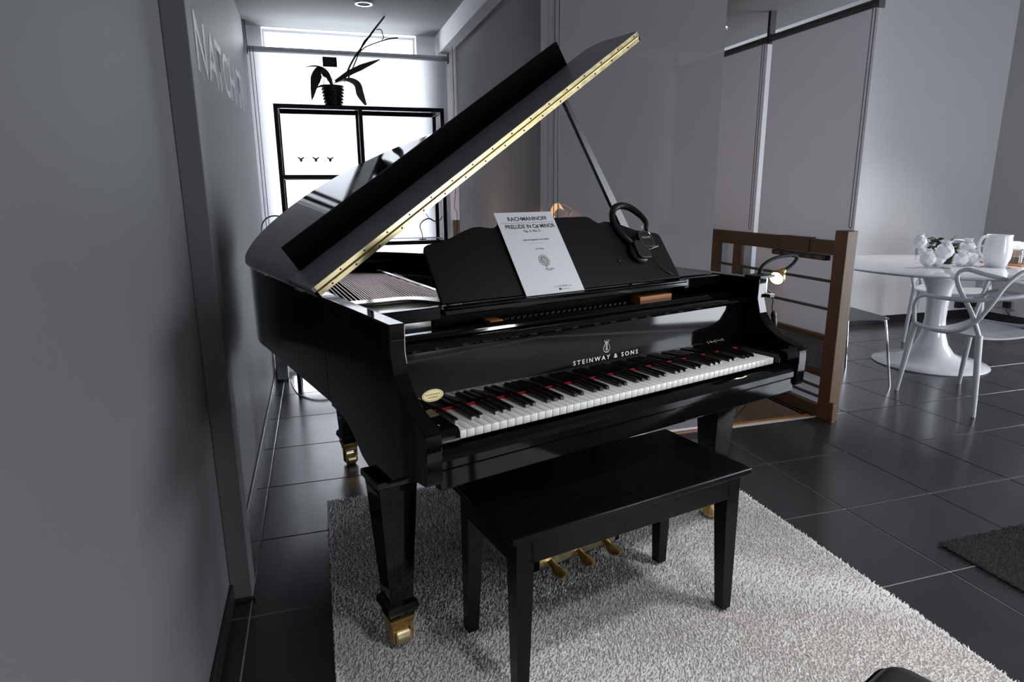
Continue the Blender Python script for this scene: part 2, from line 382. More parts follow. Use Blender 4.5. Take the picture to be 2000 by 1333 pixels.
# rim outline
curve_pts = [(UL, 1.45), (UL+0.001, 1.60), (-0.088, 1.78), (0.005, 1.93), (0.13, 2.035), (0.28, 2.075), (0.45, 2.05), (0.62, 1.91), (0.74, 1.71), (0.81, 1.50), (0.88, 1.29), (0.99, 1.12), (1.13, 0.99), (1.25, 0.86), (UR, 0.72), (UR, 0.62)]
outer = [(UL, 0.62), (UL, 1.0)] + [(p.x, p.y) for p in spline([(a, b, 0) for a, b in curve_pts], 5)]
def offset_in(poly, d):
    out = []
    for i, p in enumerate(poly):
        a = Vector(poly[max(i-1, 0)]); b = Vector(poly[min(i+1, len(poly)-1)]); t = (b-a).normalized()
        out.append((p[0]+t.y*d, p[1]-t.x*d))
    return out
inner = offset_in(outer, 0.045)
def strip_solid(name, A, B, z0, z1, m, parent, bev=0.003):
    bm = bmesh.new(); n = len(A)
    vA0 = [bm.verts.new((*p, z0)) for p in A]; vA1 = [bm.verts.new((*p, z1)) for p in A]
    vB0 = [bm.verts.new((*p, z0)) for p in B]; vB1 = [bm.verts.new((*p, z1)) for p in B]
    for i in range(n-1):
        bm.faces.new((vA0[i], vA0[i+1], vA1[i+1], vA1[i])); bm.faces.new((vB0[i], vB1[i], vB1[i+1], vB0[i+1]))
        bm.faces.new((vA1[i], vA1[i+1], vB1[i+1], vB1[i])); bm.faces.new((vA0[i], vB0[i], vB0[i+1], vA0[i+1]))
    for i in (0, n-1): bm.faces.new((vA0[i], vA1[i], vB1[i], vB0[i]))
    bmesh.ops.recalc_face_normals(bm, faces=bm.faces)
    if bev:
        es = [e for e in bm.edges if e.calc_face_angle(0) > 0.8]
        bmesh.ops.bevel(bm, geom=es, offset=bev, segments=2, affect='EDGES', profile=0.5)
    return frombm(name, bm, m, parent, True, 0.35)
strip_solid('rim', outer, inner, ZB, ZT, 'piano_black', piano)
strip_solid('inner_rim', offset_in(outer, 0.0455), offset_in(outer, 0.075), ZB+0.05, 0.86, 'piano_black', piano, 0)
# arms
arm = [(0.100, ZT), (0.104, 0.905), (0.090, 0.855), (0.060, 0.815), (0.015, 0.787), (-0.035, 0.771), (-0.060, 0.764), (-0.073, 0.750), (-0.075, 0.715), (-0.072, 0.640), (-0.068, 0.630),
       (0.03, 0.618), (0.10, 0.585), (0.145, 0.555), (0.165, 0.545), (0.300, 0.545), (0.345, 0.558), (0.40, 0.595), (0.47, 0.628), (0.56, 0.643), (0.6195, ZB), (0.6195, ZT)]
prism('arm', arm, fn_u, UL, UL+0.042, 'piano_black', piano, 0.003)
prism('arm', arm, fn_u, UR-0.042, UR, 'piano_black', piano, 0.003)
KU0, KU1 = UL+0.043, UR-0.043
box('keybed', (KU0, -0.05, 0.622), (KU1, 0.62, 0.668), 'piano_black', piano, 0.003)
slip = [(-0.020, 0.668), (-0.020, 0.694), (-0.028, 0.699), (-0.045, 0.697), (-0.060, 0.690), (-0.066, 0.680), (-0.066, 0.662), (-0.061, 0.655), (-0.061, 0.612), (-0.056, 0.606), (-0.030, 0.606), (-0.024, 0.622), (-0.0505, 0.622), (-0.0505, 0.668)]
prism('keyslip', slip, fn_u, KU0, KU1, 'piano_black', piano)
blk = [(-0.019, 0.669), (-0.019, 0.722), (-0.010, 0.733), (0.150, 0.737), (0.150, 0.669)]
prism('key_block', blk, fn_u, KU0, -0.003, 'piano_black', piano, 0.003)
prism('key_block', blk, fn_u, 1.2255, KU1, 'piano_black', piano, 0.003)
for uu in (-0.041, 1.237): lathe('key_block_screw', [(0.004, 0), (0.004, 0.0012), (0, 0.0016)], 'chrome', piano, 12, (uu, 0.02, 0.7338))
# keys
ZK, KW = 0.717, 0.0235
bm = bmesh.new(); bm_box(bm, (0.0008, 0, ZK-0.021), (KW-0.0008, 0.152, ZK), 0.0012, 2); k0 = frombm('white_key', bm, 'key_white', piano, True)
for i in range(1, 52): copy_part(k0, piano, (i*KW, 0, 0))
bm = bmesh.new()
lv = [[(-0.0058, 0.048, ZK+0.0002), (0.0058, 0.048, ZK+0.0002), (0.0058, 0.152, ZK+0.0002), (-0.0058, 0.152, ZK+0.0002)],
      [(-0.0054, 0.050, ZK+0.008), (0.0054, 0.050, ZK+0.008), (0.0054, 0.152, ZK+0.010), (-0.0054, 0.152, ZK+0.010)],
      [(-0.0046, 0.055, ZK+0.0115), (0.0046, 0.055, ZK+0.0115), (0.0046, 0.152, ZK+0.0125), (-0.0046, 0.152, ZK+0.0125)]]
rg = [[bm.verts.new(p) for p in l] for l in lv]
for A, B in zip(rg, rg[1:]):
    for j in range(4): bm.faces.new((A[j], A[(j+1) % 4], B[(j+1) % 4], B[j]))
bm.faces.new(rg[0]); bm.faces.new(rg[-1])
b0 = frombm('black_key', bm, 'key_black', piano); first = True
for i in range(51):
    if i % 7 in (1, 4): continue
    if first: b0.location = ((i+1)*KW, 0, 0); first = False
    else: copy_part(b0, piano, ((i+1)*KW, 0, 0))
box('felt_strip', (-0.003, 0.1525, 0.700), (1.2255, 0.157, 0.7235), 'felt_red', piano)['label'] = 'red felt strip behind the keys'
# fallboard and upper mouldings
fb = [(0.1585, 0.7245), (0.1600, 0.80), (0.1655, 0.880), (0.190, 0.880), (0.184, 0.80), (0.181, 0.7245)]
prism('fallboard', fb, fn_u, KU0, KU1, 'piano_black', piano)
nose = [(0.164+0.026*math.cos(a), 0.893+0.0125*math.sin(a)) for a in [2*PI*k/14 for k in range(14)]]
prism('fallboard_nose', nose, fn_u, KU0, KU1, 'piano_black', piano)
mld = [(0.193, 0.8805), (0.193, 0.905), (0.197, 0.911), (0.205, 0.911), (0.207, 0.917), (0.228, 0.917), (0.228, 0.8805)]
prism('front_moulding', mld, fn_u, KU0, KU1, 'piano_black', piano)
box('pin_block', (KU0, 0.2285, 0.80), (KU1, 0.335, 0.905), 'pin_black', piano)
# tuning pins seen under the desk shelf
pin_bm = bmesh.new()
for i in range(46):
    u_ = 0.30+i*0.0105
    bm_lathe(pin_bm, [(0.0022, 0), (0.0022, 0.010), (0.0016, 0.013), (0, 0.013)], 6, (u_, 0.255+0.006*(i % 2), 0.9052))
o = frombm('tuning_pins', pin_bm, 'steel_dark', piano); o['kind'] = 'stuff'
for u0_, u1_, zz_ in ((0.245, 0.29, 0.918), (0.83, 0.98, 0.930)): box('action_block', (u0_, 0.250, 0.9055), (u1_, 0.300, zz_), 'action_wood', piano, 0.003)['label'] = 'orange brown wooden block inside the piano'
bmx = bmesh.new()
for i in range(15): bm_box(bmx, (KU0+0.012+i*0.0125, 0.231, 0.9052), (KU0+0.018+i*0.0125, 0.237, 0.909))
o = frombm('damper_row', bmx, 'action_wood', piano); o['kind'] = 'stuff'
# music shelf and desk
box('shelf_rail', (KU0, 0.262, 0.936), (0.098, 0.285, 0.972), 'piano_black', piano, 0.003)
box('shelf_rail', (1.052, 0.262, 0.936), (KU1, 0.285, 0.972), 'piano_black', piano, 0.003)
box('music_shelf', (0.10, 0.245, 0.948), (1.05, 0.335, 0.964), 'piano_black', piano, 0.003)
box('shelf_runner', (1.052, 0.286, 0.92), (1.065, 0.60, 0.964), 'piano_black', piano, 0.002)
box('desk_ledge', (0.104, 0.240, 0.9645), (1.046, 0.268, 0.972), 'piano_black', piano, 0.003)
DT = math.atan2(0.605, 0.796); DV0, DZ0 = 0.279, 0.968
desk_out = [(0.107, 0.004), (0.108, 0.178), (0.113, 0.190), (0.125, 0.196), (0.165, 0.203), (0.207, 0.216), (0.258, 0.238), (0.29, 0.248), (0.316, 0.250), (0.345, 0.244), (0.362, 0.243), (0.376, 0.250), (0.392, 0.268), (0.402, 0.272), (0.42, 0.273),
            (0.735, 0.273), (0.753, 0.270), (0.770, 0.254), (0.782, 0.245), (0.797, 0.245), (0.812, 0.250), (0.834, 0.248), (0.885, 0.232), (0.935, 0.210), (0.98, 0.198), (1.022, 0.193), (1.036, 0.188), (1.042, 0.176), (1.043, 0.004)]
es_d, ew_d = Vector((1, 0, 0)), Vector((0, math.sin(DT), math.cos(DT))); en_d = Vector((0, -math.cos(DT), math.sin(DT)))
def deskP(u, w, n=0.0): return Vector((0, DV0, DZ0)) + es_d*u + ew_d*w + en_d*n
prism('music_desk', desk_out, lambda p, q, t: deskP(p, q, t), 0.0, 0.011, 'desk_black', piano, 0.002)
for uu in (0.224, 0.906): 
    bm = bmesh.new(); bm_box(bm, (uu-0.020, 0.2685, 0.9645), (uu+0.020, 0.279, 0.9690), 0.001, 1); frombm('desk_hinge', bm, 'brass', piano)
box('cavity_shade_board', (0.10, 0.312, 0.9055), (1.05, 0.3345, 0.9475), 'pin_black', piano)  # black board added to stand in for the dark cavity behind the pins
prism('desk_stay', [(0.40, 0.965), (0.412, 0.965), (0.418, 1.11), (0.406, 1.11)], fn_u, 0.56, 0.58, 'satin_black', piano)
lathe('desk_knob', [(0.006, 0), (0.006, 0.004), (0.0, 0.006)], 'satin_black', piano, 12, mtx=frame_mtx(deskP(0.80, 0.09, 0.0111), es_d, ew_d))
# plate, soundboard, strings
sb_in = offset_in(outer, 0.046)
bm = bmesh.new(); f_ = bm.faces.new([bm.verts.new((p[0], p[1], 0.80)) for p in sb_in]); bmesh.ops.triangulate(bm, faces=[f_]); frombm('soundboard', bm, 'soundboard', piano)
bm = bmesh.new()
bm_box(bm, (UL+0.05, 0.34, 0.875), (0.36, 0.93, 0.888), 0.003); bm_box(bm, (0.36, 0.34, 0.875), (UR-0.05, 0.68, 0.888), 0.003)
bm_box(bm, (UL+0.047, 0.62, 0.872), (UL+0.10, 1.50, 0.886), 0.004)
frombm('iron_plate', bm, 'plate_iron', piano, True)
bar = spline([(UL+0.06, 0.93, 0.897), (0.03, 0.93, 0.897), (0.15, 0.92, 0.897), (0.27, 0.91, 0.897), (0.35, 0.84, 0.897), (0.42, 0.72, 0.897), (0.60, 0.66, 0.897), (1.22, 0.66, 0.897)], 5)
bm = bmesh.new()
for i in range(len(bar)-1):
    pass
A = [(p.x, p.y) for p in bar]; strip_solid('plate_bar', A, offset_in(A, 0.075), 0.889, 0.899, 'plate_iron', piano, 0.003)
for (a, b) in (((-0.02, 0.93), (0.20, 1.86)), ((0.43, 0.72), (0.52, 1.80)), ((0.86, 0.67), (0.80, 1.35))):
    tube('plate_strut', [(a[0], a[1], 0.886), (b[0], b[1], 0.886)], 0.013, 'plate_iron', piano, 8)
# hitch-pin rail curve near the tail
hr = [(p[0], p[1]) for p in offset_in(outer, 0.078)][8:-12]
strip_solid('hitch_rail', hr, offset_in(hr, 0.05), 0.862, 0.874, 'plate_iron', piano, 0.002)
sb = bmesh.new()
us = [0.0+0.0165*k for k in range(8)]
while us[-1] < 0.40: us.append(us[-1]+0.0102)
for u0_ in us:
    t = u0_/0.40; y0_ = 0.915 if u0_ < 0.27 else 0.915-(u0_-0.27)*1.1
    bm_tube(sb, [(u0_, y0_, 0.892), (u0_+0.17-0.02*t, 1.88-0.22*t, 0.888)], 0.0031-0.0010*t, 5, cap=False)
for i in range(90):
    t = i/89; u0_ = 0.44+t*0.76
    bm_tube(sb, [(u0_, 0.60, 0.879), (u0_-0.05, 0.70+(1.30-0.0)*(1-t)*0.9+0.12, 0.876)], 0.0008, 3, cap=False)
o = frombm('strings', sb, 'string_wire', piano); o['kind'] = 'stuff'
prism('bass_bridge', [(0, 0), (0.03, 0), (0.03, 0.03), (0, 0.03)], lambda p, q, t: (0.10+0.45*t, 1.66-0.10*t+p, 0.848+q), 0, 1, 'felt_red', piano)
# lid
TH = math.radians(33.8); LO = Vector((-0.128, 0, 0.979)); eS = Vector((math.cos(TH), 0, math.sin(TH))); eN = Vector((-math.sin(TH), 0, math.cos(TH)))
def lidP(s, v, n): return LO + eS*s + Vector((0, v, 0)) + eN*n
lid_c = [(-0.010, 0.60), (-0.010, 1.20), (-0.010, 1.55), (0.005, 1.66), (0.043, 1.79), (0.14, 1.95), (0.262, 2.045), (0.403, 2.09), (0.561, 2.065), (0.74, 1.92), (0.87, 1.71), (0.945, 1.50), (1.02, 1.29), (1.13, 1.12), (1.28, 0.99), (1.42, 0.86), (1.50, 0.72), (1.51, 0.60)]
lc = [(p.x, p.y) for p in spline([(a, b, 0) for a, b in lid_c], 4)]
prism('lid', lc, lambda p, q, t: lidP(p, q, t), 0.0, 0.0175, 'piano_black', piano, 0.002)
VF = 0.60
prism('lid_flap', [(-0.010, VF), (-0.010, 0.855), (1.47, 0.855), (1.51, 0.80), (1.51, VF)], lambda p, q, t: lidP(p, q, t), 0.0185, 0.036, 'flap_sheen_grey', piano, 0.002)
prism('flap_lip', [(0.036, 0.84), (0.036, 0.858), (1.345, 0.858), (1.345, 0.84)], lambda p, q, t: lidP(p, q, t), 0.0361, 0.130, 'lip_black', piano, 0.001)
for n0, n1 in ((0.0015, 0.0165), (0.0195, 0.0345)):
    prism('hinge_leaf', [(0.0, VF-0.0025), (0.0, VF-0.0002), (1.50, VF-0.0002), (1.50, VF-0.0025)], lambda p, q, t: lidP(p, q, t), n0, n1, 'brass', piano)
tube('hinge_pin', [lidP(0.0, VF-0.003, 0.018), lidP(1.50, VF-0.003, 0.018)], 0.003, 'brass_old', piano, 8)
scr = lathe('hinge_screw', [(0.0030, 0), (0.0030, 0.0006), (0, 0.0008)], 'screw_dark', piano, 10, mtx=frame_mtx((0, 0, 0), eS, eN))
k = 0
for row, n_ in ((0, 0.009), (1, 0.027)):
    for i in range(16):
        p = lidP(0.05+0.045*row+i*0.0925, VF-0.0026, n_)
        if k == 0: scr.location = p
        else: copy_part(scr, piano, p)
        k += 1
for vv in (0.80, 1.30):
    box('lid_hinge', (UL-0.012, vv, 0.966), (UL+0.02, vv+0.07, 0.9785), 'brass_old', piano, 0.001)
pt, pb = lidP(1.114, 0.64, -0.012), Vector((1.245, 0.665, 0.962))
d_ = (pb-pt).normalized(); sx_ = Vector((0, 1, 0)); sn_ = d_.cross(sx_).normalized()
bm = bmesh.new()
A = [bm.verts.new(pt+sx_*a+sn_*b) for a, b in ((-0.009, -0.008), (0.009, -0.008), (0.009, 0.008), (-0.009, 0.008))]
B = [bm.verts.new(pb+sx_*a+sn_*b) for a, b in ((-0.010, -0.019), (0.010, -0.019), (0.010, 0.019), (-0.010, 0.019))]
for j in range(4): bm.faces.new((A[j], A[(j+1) % 4], B[(j+1) % 4], B[j]))
bm.faces.new(A); bm.faces.new(B); frombm('lid_prop', bm, 'satin_black', piano)
box('prop_bracket', (1.215, 0.635, 0.945), (1.274, 0.70, 0.975), 'piano_black', piano, 0.003)
# legs
def make_leg(u, v, zf=0.015, ztop=0.622):
    bm = bmesh.new()
    frustum(bm, [(ztop, 0.050), (0.548, 0.052), (0.545, 0.061), (0.528, 0.062), (0.522, 0.054), (0.505, 0.052), (0.180, 0.0345), (0.168, 0.035), (0.158, 0.044), (0.140, 0.046), (0.122, 0.036), (0.112, 0.034)], u, v)
    frombm('leg', bm, 'piano_black', piano)
    bm = bmesh.new()
    frustum(bm, [(0.1118, 0.037), (0.104, 0.036), (0.088, 0.030), (0.074, 0.029), (0.068, 0.022)], u, v)
    for s in (-1, 1): bm_box(bm, (u-0.030 if s < 0 else u+0.0235, v-0.030, zf+0.014), (u-0.0235 if s < 0 else u+0.030, v+0.010, 0.074), 0.001, 1)
    c = frombm('caster_cup', bm, 'brass_old', piano)
    wl = bmesh.new(); bm_lathe(wl, [(0, -0.0225), (0.0225, -0.0225), (0.0265, -0.018), (0.0265, 0.018), (0.0225, 0.0225), (0, 0.0225)], 24, mtx=Matrix.Translation((u, v-0.014, zf+0.0266)) @ Matrix.Rotation(PI/2, 4, 'Y'))
    frombm('caster_wheel', wl, 'brass', c, True)
make_leg(-0.083, 0.240, 0.020, 0.545); make_leg(1.236, 0.235, 0.020, 0.545); make_leg(0.235, 1.57, 0.0, 0.66)
for uu in (UL+0.0425, UR-0.0425-0.10): box('leg_block', (uu, 0.16, 0.5455), (uu+0.10, 0.36, 0.6215), 'piano_black', piano, 0.003)
box('belly_beam', (UL+0.03, 0.6205, 0.60), (UR-0.03, 0.70, 0.72), 'piano_black', piano, 0.003)
box('belly_beam', (UL+0.05, 1.45, 0.61), (0.66, 1.53, 0.70), 'satin_black', piano, 0.003)
box('tail_block', (-0.06, 1.66, 0.585), (0.20, 1.76, 0.70), 'satin_black', piano, 0.01)
# pedal lyre
for uu in (0.49, 0.70): tube('lyre_post', [(uu, 0.33, 0.625), (uu-0.01 if uu < 0.6 else uu+0.01, 0.32, 0.40), (uu, 0.31, 0.115)], [0.022, 0.017, 0.020], 'piano_black', piano, 10, 5)
box('pedal_box', (0.405, 0.268, 0.040), (0.79, 0.40, 0.115), 'piano_black', piano, 0.004)
box('pedal_plate', (0.43, 0.264, 0.046), (0.765, 0.2678, 0.088), 'brass', piano, 0.001)
for k, uu in enumerate((0.475, 0.595, 0.715)):
    bm = bmesh.new(); N = 10; T_ = []; B_ = []
    for i in range(N+1):
        t = i/N; w = 0.0115+0.012*max(0, math.sin(PI*min(1, max(0, (t-0.30)/0.78)))) ; 
        if i == N: w = 0.007
        vv = 0.266-0.078*t; zz = 0.068-0.020*t-0.004*math.sin(PI*t)
        T_.append((bm.verts.new((uu-w, vv, zz)), bm.verts.new((uu, vv, zz+0.004)), bm.verts.new((uu+w, vv, zz))))
        B_.append((bm.verts.new((uu-w, vv, zz-0.007)), bm.verts.new((uu+w, vv, zz-0.007))))
    for i in range(N):
        a, b = T_[i], T_[i+1]; c, d = B_[i], B_[i+1]
        bm.faces.new((a[0], a[1], b[1], b[0])); bm.faces.new((a[1], a[2], b[2], b[1])); bm.faces.new((a[0], b[0], d[0], c[0])); bm.faces.new((a[2], c[1], d[1], b[2])); bm.faces.new((c[0], d[0], d[1], c[1]))
    bm.faces.new((T_[N][0], T_[N][1], T_[N][2], B_[N][1], B_[N][0])); bm.faces.new((T_[0][0], B_[0][0], B_[0][1], T_[0][2], T_[0][1]))
    frombm('pedal', bm, 'brass_old', piano, True)
# lettering on the fallboard
fz = Vector((0, 0.0020, 0.0785)).normalized()
def fbM(u, z):
    if z < 0.80: v = 0.1585+(z-0.7245)/(0.80-0.7245)*0.0015
    else: v = 0.160+(z-0.80)/0.08*0.0055
    return frame_mtx((u, v-0.0008, z), (1, 0, 0), fz)
lg = text_mesh('fallboard_lettering', 'STEINWAY & SONS', 0.0190, 'inlay', piano, None, 0.0003, 1.5, offset=0.0002)
xs = [v.co.x for v in lg.data.vertices]; lg.data.transform(fbM(0.607, 0.7755) @ Matrix.Diagonal((0.262/(max(xs)-min(xs)), 1, 1, 1)))
# lyre emblem
bm = bmesh.new(); M0 = fbM(0.607, 0.812)
def flat_tube(pts, r): bm_tube(bm, [M0 @ Vector((x, y, 0)) for x, y in pts], r, 5)
for s in (-1, 1):
    flat_tube([(p.x, p.y) for p in spline([(s*0.003, -0.020, 0), (s*0.011, -0.014, 0), (s*0.0125, -0.006, 0), (s*0.008, 0.004, 0), (s*0.005, 0.011, 0), (s*0.008, 0.017, 0), (s*0.011, 0.016, 0)], 4)], 0.0011)
    flat_tube([(s*0.0022, -0.014), (s*0.0022, 0.011)], 0.0006)
flat_tube([(-0.007, 0.0115), (0.007, 0.0115)], 0.0012); flat_tube([(0, -0.017), (0, 0.020)], 0.0008); flat_tube([(-0.006, -0.0195), (0.006, -0.0195)], 0.0014); flat_tube([(-0.005, -0.009), (0, -0.013), (0.005, -0.009)], 0.0009)
frombm('lyre_emblem', bm, 'inlay', piano)
# oval badge
bm = bmesh.new(); M1 = fbM(0.012, 0.763)
bm_prism(bm, [(0.031*math.cos(2*PI*k/32), 0.0165*math.sin(2*PI*k/32)) for k in range(32)], lambda p, q, t: M1 @ Vector((p, q, t)), -0.0005, 0.0016)
badge = frombm('oval_badge', bm, 'gold_leaf', piano); badge['label'] = 'gold oval badge with dark script'
bm = bmesh.new()
bm_tube(bm, [M1 @ Vector((0.0285*math.cos(2*PI*k/32), 0.0142*math.sin(2*PI*k/32), 0.0016)) for k in range(32)], 0.0004, 4, closed=True)
for y_, a, b, am in ((0.003, -0.021, 0.021, 0.0024), (-0.005, -0.014, 0.014, 0.0012)):
    bm_tube(bm, [M1 @ Vector((a+(b-a)*k/26, y_+am*math.sin(k*2.1)*(0.6+0.4*math.sin(k*1.3)), 0.0017)) for k in range(27)], 0.0006, 4)
frombm('badge_script', bm, 'ink', badge)
bm = bmesh.new(); M2 = fbM(1.11, 0.760)
bm_tube(bm, [M2 @ Vector((-0.045+0.09*k/40, 0.006*math.sin(k*1.1)*(0.5+0.5*math.sin(k*0.37)), 0.0003)) for k in range(41)], 0.0006, 4)
frombm('gold_signature', bm, 'gold_leaf', piano)

# ------------------------------------------------------------------ bench
bench = thing('piano_bench', 'black wooden piano bench standing on the pale rug', 'bench', (0.385, 1.281, 0.02), 0.2115)
BL, BW, BH = 0.800, 0.366, 0.467
box('seat', (0, 0, BH-0.020), (BL, BW, BH), 'bench_black', bench, 0.004)
g = 0.022
box('apron', (g+0.04, g, 0.373), (BL-g-0.04, g+0.018, BH-0.0202), 'bench_black', bench, 0.002)
box('apron', (g+0.04, BW-g-0.018, 0.373), (BL-g-0.04, BW-g, BH-0.0202), 'bench_black', bench, 0.002)
for x_ in (g, BL-g-0.018): box('apron', (x_, g+0.04, 0.373), (x_+0.018, BW-g-0.04, BH-0.0202), 'bench_black', bench, 0.002)
box('storage_bottom', (g+0.02, g+0.02, 0.374), (BL-g-0.02, BW-g-0.02, 0.380), 'bench_black', bench)
for sx in (0, 1):
    for sy in (0, 1):
        bm = bmesh.new(); ox = g if sx == 0 else BL-g; oy = g if sy == 0 else BW-g; kx = 1 if sx == 0 else -1; ky = 1 if sy == 0 else -1
        def sq(z, w): return [bm.verts.new((ox+kx*a*w, oy+ky*b*w, z)) for a, b in ((0, 0), (1, 0), (1, 1), (0, 1))]
        R0, R1, R2 = sq(BH-0.0203, 0.048), sq(0.33, 0.048), sq(0.0, 0.033)
        for A, B in ((R0, R1), (R1, R2)):
            for j in range(4): bm.faces.new((A[j], A[(j+1) % 4], B[(j+1) % 4], B[j]))
        bm.faces.new(R0); bm.faces.new(R2); frombm('leg', bm, 'bench_black', bench)

# ------------------------------------------------------------------ rugs
def pile_rug(name, x0, x1, y0, y1, h, sp, m_pile, m_back, label, cat, lean, wdt):
    t = thing(name, label, cat, ((x0+x1)/2, (y0+y1)/2, 0))
    W, D_ = x1-x0, y1-y0
    box('backing', (-W/2+0.005, -D_/2+0.005, 0.0005), (W/2-0.005, D_/2-0.005, h*0.55), m_back, t, 0.004, 2)
    nx, ny = int(W/sp), int(D_/sp)
    gx, gy = np.meshgrid(np.linspace(-W/2, W/2, nx), np.linspace(-D_/2, D_/2, ny)); n = gx.size
    bx = gx.ravel()+rng.normal(0, sp*0.35, n); by = gy.ravel()+rng.normal(0, sp*0.35, n)
    bx = np.clip(bx, -W/2, W/2); by = np.clip(by, -D_/2, D_/2)
    # combed direction drifts slowly over the rug
    ph = 2.2*np.sin(bx*4.1+1.3*np.sin(by*3.0))+1.8*np.cos(by*4.7+bx*1.7)+rng.normal(0, 1.1, n)
    ln = lean*(0.6+0.8*rng.random(n)); hh = h*(0.80+0.4*rng.random(n))
    edge = np.minimum(W/2-np.abs(bx), D_/2-np.abs(by)); 
    tx, ty = bx+ln*np.cos(ph), by+ln*np.sin(ph)
    a0 = rng.random(n)*6.283; V_ = np.zeros((n, 4, 3), np.float32)
    for k in range(3):
        V_[:, k, 0] = bx+wdt*np.cos(a0+k*2.094); V_[:, k, 1] = by+wdt*np.sin(a0+k*2.094); V_[:, k, 2] = h*0.35
    V_[:, 3, 0] = tx; V_[:, 3, 1] = ty; V_[:, 3, 2] = hh
    base = (np.arange(n)*4)[:, None]
    tri = np.concatenate([base+np.array([[0, 1, 3]]), base+np.array([[1, 2, 3]]), base+np.array([[2, 0, 3]])], 1).reshape(-1, 3).astype(np.int32)
    me = bpy.data.meshes.new('pile'); me.vertices.add(n*4); me.vertices.foreach_set('co', V_.ravel())
    me.loops.add(tri.size); me.loops.foreach_set('vertex_index', tri.ravel()); me.polygons.add(len(tri))
    me.polygons.foreach_set('loop_start', np.arange(0, tri.size, 3, dtype=np.int32)); me.update(); me.validate()
    o = link('pile', me, m_pile, t); o['kind'] = 'stuff'
    return t
pile_rug('shag_rug', -0.035, 1.675, 0.15, 2.585, 0.0165, 0.0062, 'rug_pile', 'rug_back', 'pale grey shag rug spread under the piano and bench', 'rug', 0.006, 0.0042)
pile_rug('shag_mat', 2.10, 3.30, 0.75, 1.565, 0.016, 0.0075, 'mat_pile', 'mat_pile', 'charcoal shag mat on dark tiles by the right edge', 'mat', 0.006, 0.0048)

# ------------------------------------------------------------------ sheet music
sheet = thing('sheet_music', 'white sheet music booklet titled Prelude leaning on the music desk', 'booklet', P2W(0.488, 0.262, 0.9725), PA)
SM = PM.inverted(); sheet_o = Vector((0.488, 0.262, 0.9725))
def shP(u, w, n=0.0): return es_d*u + ew_d*w + en_d*n
SW, SH = 0.110, 0.298
prism('cover', [(-SW, 0), (SW, 0), (SW, SH), (-SW, SH)], lambda p, q, t: shP(p, q, t), 0.0022, 0.003, 'paper', sheet)
prism('pages', [(-SW+0.001, 0.001), (SW-0.001, 0.001), (SW-0.001, SH-0.001), (-SW+0.001, SH-0.001)], lambda p, q, t: shP(p, q, t), 0.0, 0.0021, 'paper', sheet)
def sht(s, u, w, size, m='ink', sp=1.0, width=None, nm='title_print', bold=0.0):
    o = text_mesh(nm, s, size, m, sheet, None, 0.00005, sp, offset=bold)
    xs = [v.co.x for v in o.data.vertices]; k = width/(max(xs)-min(xs)) if width else 1.0
    o.data.transform(frame_mtx(shP(u, w, 0.0031), es_d, ew_d) @ Matrix.Diagonal((k, 1, 1, 1))); return o
sht('RACHMANINOFF', 0.006, 0.272, 0.0205, width=0.150, bold=0.0005)
sht('PRELUDE IN C# MINOR', 0.006, 0.2435, 0.0205, width=0.190, bold=0.0005)
sht('Op. 3, No. 2', 0.004, 0.2265, 0.0125, bold=0.0003)
sht('edited and fingered by Louis Oesterle', 0.006, 0.194, 0.0072, width=0.100, bold=0.0002)
sht('For Piano', 0.006, 0.160, 0.0080, bold=0.0002)
sht('G. SCHIRMER, Inc.', 0.036, 0.022, 0.0085); sht('Distributed by', 0.040, 0.012, 0.0050)
bm = bmesh.new()
def bar_(u0, u1, w, h_): bm_prism(bm, [(u0, w), (u1, w), (u1, w+h_), (u0, w+h_)], lambda p, q, t: shP(p, q, t), 0.00305, 0.0032)
bar_(-0.098, 0.102, 0.2575, 0.0010); bar_(-0.018, 0.030, 0.1815, 0.0006); bar_(-0.005, 0.030, 0.0855, 0.0016); bar_(0.0, 0.022, 0.0805, 0.0016); bar_(0.016, 0.024, 0.009, 0.007)
frombm('rule_lines', bm, 'ink', sheet)
bm = bmesh.new(); c0 = (0.004, 0.117)
for k in range(60):
    a = k*2.39996; r = 0.0185*math.sqrt((k+0.5)/60); cx_, cy_ = c0[0]+r*math.cos(a)*0.95, c0[1]+r*math.sin(a)*1.05
    s_ = 0.0012+0.0008*((k*7) % 5)/5
    bm_prism(bm, [(cx_-s_, cy_-s_), (cx_+s_, cy_-s_*0.6), (cx_+s_*0.7, cy_+s_), (cx_-s_*0.8, cy_+s_)], lambda p, q, t: shP(p, q, t), 0.00305, 0.0032)
for rr in (0.0195, 0.011): bm_tube(bm, [shP(c0[0]+rr*math.cos(2*PI*k/24), c0[1]+rr*1.05*math.sin(2*PI*k/24), 0.0031) for k in range(24)], 0.0005, 4, closed=True)
bm_tube(bm, [shP(0.004, 0.099, 0.0031), shP(0.004, 0.088, 0.0031)], 0.0010, 4)
frombm('crest_print', bm, 'ink_grey', sheet)

# ------------------------------------------------------------------ headphones
hp = thing('headphones', 'black over-ear headphones hanging on the music desk corner', 'headphones', (0, 0, 0))
hp.matrix_world = PM
HB = Vector((0.905, 0.0, 0.0))
def dP(u, w, n): return deskP(u, w, n)
